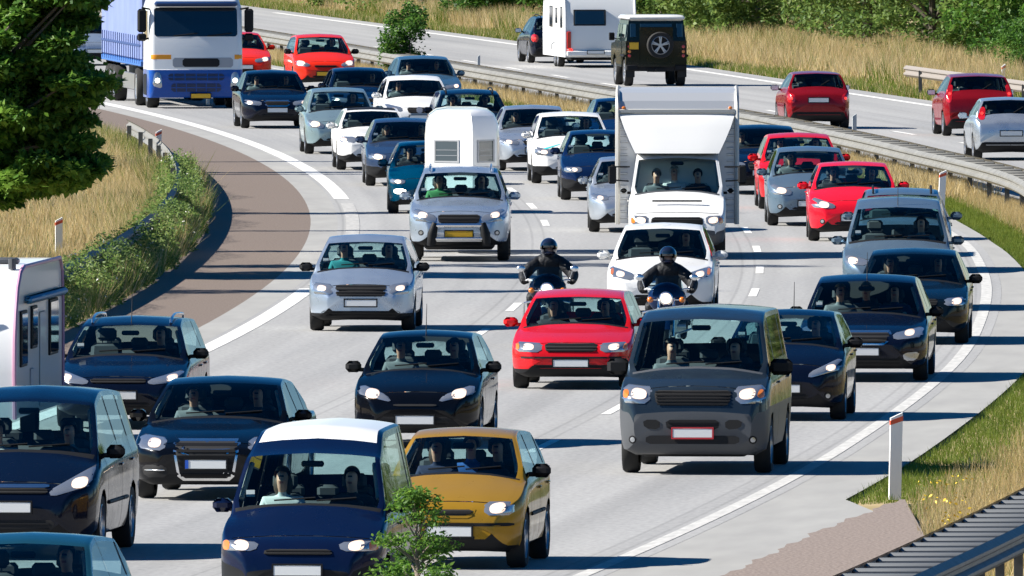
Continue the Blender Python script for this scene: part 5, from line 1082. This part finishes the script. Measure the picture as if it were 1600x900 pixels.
def leaf_mesh(name, C, size, mats, mi, up=.4, parent=None, asp=.55):
    """many four-sided leaves, each folded a little along its rib"""
    n = len(C); d = RNG.normal(0, 1, (n, 3)); d[:, 2] = d[:, 2]*.6 - .25; d /= np.linalg.norm(d, axis=1)[:, None]
    nr = RNG.normal(0, 1, (n, 3)); nr[:, 2] += up*3; s = np.cross(d, nr); s /= np.linalg.norm(s, axis=1)[:, None] + 1e-9
    L_ = (size*RNG.uniform(.7, 1.3, n))[:, None]
    V = np.stack([C, C + d*L_*.45 + s*L_*asp*.5, C + d*L_, C + d*L_*.45 - s*L_*asp*.5], 1)
    me = bpy.data.meshes.new(name); me.vertices.add(n*4); me.vertices.foreach_set('co', V.ravel()); me.loops.add(n*4); me.loops.foreach_set('vertex_index', np.arange(n*4, dtype=np.int32))
    me.polygons.add(n); me.polygons.foreach_set('loop_start', np.arange(0, n*4, 4, dtype=np.int32)); me.polygons.foreach_set('material_index', mi.astype(np.int32))
    for m in mats: me.materials.append(m)
    me.update(); me.validate(); return me
def clump_points(cl, n):
    """leaf positions in flattened clumps: cl rows x,y,z,r,rz"""
    k = RNG.integers(0, len(cl), n); c = cl[k]; u = RNG.normal(0, 1, (n, 3)); u /= np.linalg.norm(u, axis=1)[:, None]; r = RNG.uniform(.35, 1.0, n)**.6
    r = r*(1 + .25*RNG.normal(0, 1, n)*(RNG.random(n) < .25))
    P = c[:, :3] + u*(r[:, None])*np.stack([c[:, 3], c[:, 3], c[:, 4]], 1); return P, k, r
def limbs(base, tops, r0, name='trunk'):
    m = MB(); h = max(t_[2] for t_ in tops); fork = (base[0]+.05, base[1], base[2] + h*.30)
    m.tube([base, (base[0]+.03, base[1]+.02, base[2]+h*.16), fork, (base[0]+.1, base[1], base[2]+h*.7)], [r0*1.3, r0, r0*.8, r0*.25], 9)
    for t_ in tops:
        q = [fork[i]*.5 + t_[i]*.5 + random.uniform(-.15,.15) for i in range(3)]; m.tube([fork, q, t_], [r0*.45, r0*.25, r0*.06], 6)
    return m.me(name, [BARK])
def tree_variant(h, rad, low, nl, leaf, mats, wts, ncl=80):
    cl = []
    for i in range(ncl):
        z = low + (h-low)*RNG.uniform(0, 1); f = math.sin(math.pi*np.clip((z-low)/(h-low)*.72 + .22, 0, 1))**.7
        a = RNG.uniform(0, 2*math.pi); r = rad*f*math.sqrt(RNG.uniform(.12, 1)); s_ = RNG.uniform(.5, .95)*rad*.36
        cl.append((r*math.cos(a), r*math.sin(a), z, s_, s_*.62))
    cl = np.array(cl); P, k, r = clump_points(cl, nl); P[:, 2] = np.maximum(P[:, 2], .05)
    tone = RNG.random(len(cl)); rr = RNG.random(nl)*.6 + tone[k]*.4; mi = np.digitize(rr, wts)
    tops = [tuple(c[:3]) for c in cl[RNG.choice(len(cl), 9, False)]]
    return leaf_mesh('crown', P, leaf, mats, mi), limbs((0,0,-.1), tops, rad*.055)
TV = [tree_variant(RNG.uniform(5.5, 7.5), RNG.uniform(2.4, 3.3), .15, 20000, .17, OLIVE, (.40, .78)) for _ in range(3)] + [tree_variant(6.4, 2.8, .15, 20000, .17, LEAF, (.45, .85))]
def place_tree(x, y, v, sc, rz, name, label, group=None):
    root = tag(empty(name, (x, y, -.05), rz), label, 'tree', group); root.scale = (sc, sc, sc*RNG.uniform(.85, 1.15)); link('crown', TV[v][0], root); link('trunk', TV[v][1], root); return root
hl = [(24,545),(20.5,563),(17.5,578),(14.6,596),(12.3,612),(9.5,630),(6.8,650),(4.0,668),(1.2,688),(-1.8,712),(-5.0,732),(-8.5,752),(-12.5,775),(-17,800),(-22,830)]
for i, (x, y) in enumerate(hl):
    x -= 2.5
    place_tree(x + 1.2 + RNG.uniform(-.4,.4), y + RNG.uniform(-4,4), int(RNG.integers(0, 4)), RNG.uniform(.8, 1.1), RNG.uniform(0, 6.3), 'hedge_tree', 'bushy green tree in the front of the dense hedge beyond the far verge', 'front row of hedge trees')
    place_tree(x + 3.6 + RNG.uniform(-.5,.5), y + 14, int(RNG.integers(0, 4)), RNG.uniform(1.15, 1.5), RNG.uniform(0, 6.3), 'hedge_tree', 'taller tree standing behind the front row of the hedge', 'back row of hedge trees')
p = ground(1597, 122); place_tree(p.x + .9, p.y, 3, .55, .4, 'bush', 'yellow-green bush at the far right end of the hedge')
# round bush on the median
cl = np.array([(RNG.uniform(-.42,.42), RNG.uniform(-.42,.42), z, .42, .32) for z in np.linspace(.25, 2.0, 16)]); cl[:, 3] *= np.interp(cl[:, 2], [0,.9,2.1], [.75,1.25,.55])
P, k, r = clump_points(cl, 6500); mi = np.digitize(RNG.random(6500), (.45,.85)); pb = ground(636, 124)
bt = tag(empty('round_bush', (pb.x, pb.y, -.05)), 'small rounded green tree growing in the median behind the rail', 'tree'); link('crown', leaf_mesh('crown', P, .10, LEAF, mi), bt); link('trunk', limbs((0,0,0), [tuple(c[:3]) for c in cl[3::3]], .05), bt)

# big leafy tree at the left: drooping tiers of leaves
X0, Y0 = -10.7, 336.0; cl = []
for i in range(120):
    z = RNG.uniform(1.75, 6.8); rad = 3.3*math.sin(math.pi*np.clip((z-.9)/8.2*.75+.26, 0, 1)); a = RNG.uniform(-1.75, 1.75); r = rad*RNG.uniform(.35, .95)
    s_ = RNG.uniform(.42, .75); cl.append((r*math.cos(a), r*math.sin(a), z, s_, s_*.36))
for z, xx in ((5.6,3.5),(5.25,3.6),(4.9,3.55),(4.55,3.4),(4.2,3.15),(3.85,3.2),(3.45,3.75),(3.15,3.5),(2.8,3.4),(2.4,3.25),(2.0,3.5),(1.8,3.2),(1.62,2.6),(1.5,2.1)):
    for q in range(14):
        u = RNG.uniform(0, 1)**1.6; cl.append((xx - .22 - 1.9*u + RNG.uniform(-.1,.1), RNG.uniform(-1.6,.8), z + .22*u + RNG.uniform(-.08,.08), RNG.uniform(.28,.46), .13))
cl = [c for c in cl if not (c[0] < 1.45 and c[1] < .2)]
cl = np.array(cl); P, k, r = clump_points(cl, 115000); tone = RNG.random(len(cl)); mi = np.digitize(RNG.random(len(P))*.55 + tone[k]*.45, (.20,.50))
bt = tag(empty('broadleaf_tree', (X0, Y0, -.05)), 'big dark green leafy tree filling the upper left corner', 'tree'); link('crown', leaf_mesh('crown', P, .145, LEAF, mi, up=.8, asp=.6), bt); link('trunk', limbs((0,0,0), [tuple(c[:3]) for c in cl[RNG.choice(len(cl), 26, False)]], .20), bt)

# weeds hanging over the left guard rail: broad leaves, stalks and seed heads of many heights
n = 80000; D = RNG.uniform(284, 424, n); bump = np.clip(wave(D*0, D, 1, .22) + .35*np.sin(D*.83)*np.sin(D*.31), .1, 1.2); hgt = (.50 + .50*bump)*np.clip((430-D)/30, 0, 1)
lat = -5.98 - RNG.uniform(0, 1, n)**1.3*.95 + .10*np.sin(D*.5) + .06*np.sin(D*1.9); z = RNG.uniform(0, 1, n)**1.1*hgt*(1 - .45*((lat+6.45)/.5)**2).clip(.12, 1)
C = np.stack([lat + cen(D), D, z], 1); mi = np.digitize(RNG.random(n)*.7 + .3*wave(D*0+lat*3, D, .3, .6), (.36,.66)); wl = leaf_mesh('roadside_weeds', C, .075, OLIVE + [mat('white_blossom', (.6,.6,.55), .7)], np.where(RNG.random(n) < .012, 3, mi), up=.2, asp=.38)
tag(link('roadside_weeds', wl), 'tangled green weeds hanging over the left guard rail', 'weeds', kind='stuff')
n = 34000; D = RNG.uniform(284, 428, n); lat = -5.95 - RNG.uniform(0, 1, n)*1.15; bump = np.clip(wave(D*0, D, 1, .22) + .35*np.sin(D*.83)*np.sin(D*.31), .1, 1.2)
blades('weed_stalks', np.stack([lat + cen(D), D, D*0 - .03], 1), RNG.uniform(.25, .8, n)*(.45 + .6*bump)*np.clip((452-D)/40, .2, 1), .020, GM + OLIVE[:2], np.where(RNG.random(n) < .45, RNG.integers(0, 3, n), RNG.integers(3, 7, n)), 'pale seed heads and stalks among the weeds by the left rail', 'weeds')
# yellow flowers beside the near rail
n = 260; D = RNG.uniform(220, 236, n); C = np.stack([4.9 + RNG.uniform(0, .9, n), D, RNG.uniform(.10, .26, n)], 1); C = C[wave(C[:,0], C[:,1], .25, .5) > .6]
tag(link('yellow_flowers', leaf_mesh('yellow_flowers', C, .05, [mat('yellow_petal', (.62,.42,.02), .6)], np.zeros(len(C)))), 'yellow wild flowers in the grass beside the near guard rail', 'flowers', kind='stuff')
# young tree at the front
pf = ground(652, 1040); cl = []
for i in range(44):
    z = RNG.uniform(.35, 1.78); w_ = np.interp(z, [.3,.9,1.3,1.8], [.62,.50,.33,.09]); a = RNG.uniform(0, 6.28); r = w_*math.sqrt(RNG.uniform(.1, 1)); cl.append((r*math.cos(a), r*math.sin(a), z, RNG.uniform(.12,.20), RNG.uniform(.06,.09)))
cl = np.array(cl); P, k, r = clump_points(cl, 4200); mi = np.digitize(RNG.random(len(P)), (.12,.45))
bt = tag(empty('young_tree', (pf.x, pf.y, -.05)), 'slender young tree with feathery leaves at the front in the centre', 'tree'); link('crown', leaf_mesh('crown', P, .062, LEAF, mi, up=.6, asp=.42), bt)
tm = MB(); tm.tube([(0,0,0),(.02,0,.7),(-.01,.02,1.3),(.0,0,1.8)], [.03,.025,.016,.006], 8)
for c in cl: z0 = max(.25, c[2]-.22); tm.tube([(0,0,z0), (c[0]*.5, c[1]*.5, z0*.5 + c[2]*.5), tuple(c[:3])], [.010,.008,.003], 5)
tm.obj('trunk', [mat('young_bark', (.16,.13,.10), .85)], bt)

# trees just outside the picture on the left: their shadows stripe the shoulder
for i, (D0, h_, rd) in enumerate(((426,12.5,.7),(424,11.5,.35),(386,13.5,1.0),(371,10.5,.3),(355,12.0,.6),(344,13.5,1.3),(327,13.0,.9),(438,10.5,.3))):
    cl = np.array([(RNG.normal(0,.3)*rd, RNG.normal(0,.3)*rd, z, rd*RNG.uniform(.6,1.0), .5) for z in np.linspace(2.0, h_, 22)]); P, k, r = clump_points(cl, int(5200*(.4+rd))); mi = np.digitize(RNG.random(len(P)), (.45,.85))
    bt = tag(empty('slim_tree', (-14.6 + float(cen(D0)) - .4*i % 1.5, D0 - 1.6, -.05)), 'slim tall tree on the left bank just outside the picture', 'tree', 'slim trees left of the picture'); link('crown', leaf_mesh('crown', P, .2, LEAF, mi), bt); link('trunk', limbs((0,0,0), [tuple(c[:3]) for c in cl[2::4]], .09), bt)
# unseen trees added right of the slip road, for the cars' sides to reflect
for i in range(16):
    D0 = 60 + 26*i; place_tree(float(x_right(D0)) + 30 + RNG.uniform(-2,2), D0, int(RNG.integers(0,4)), RNG.uniform(1.0,1.4), RNG.uniform(0,6), 'unseen_tree', 'unseen bushy tree added right of the slip road for reflections', 'unseen trees added for reflections')
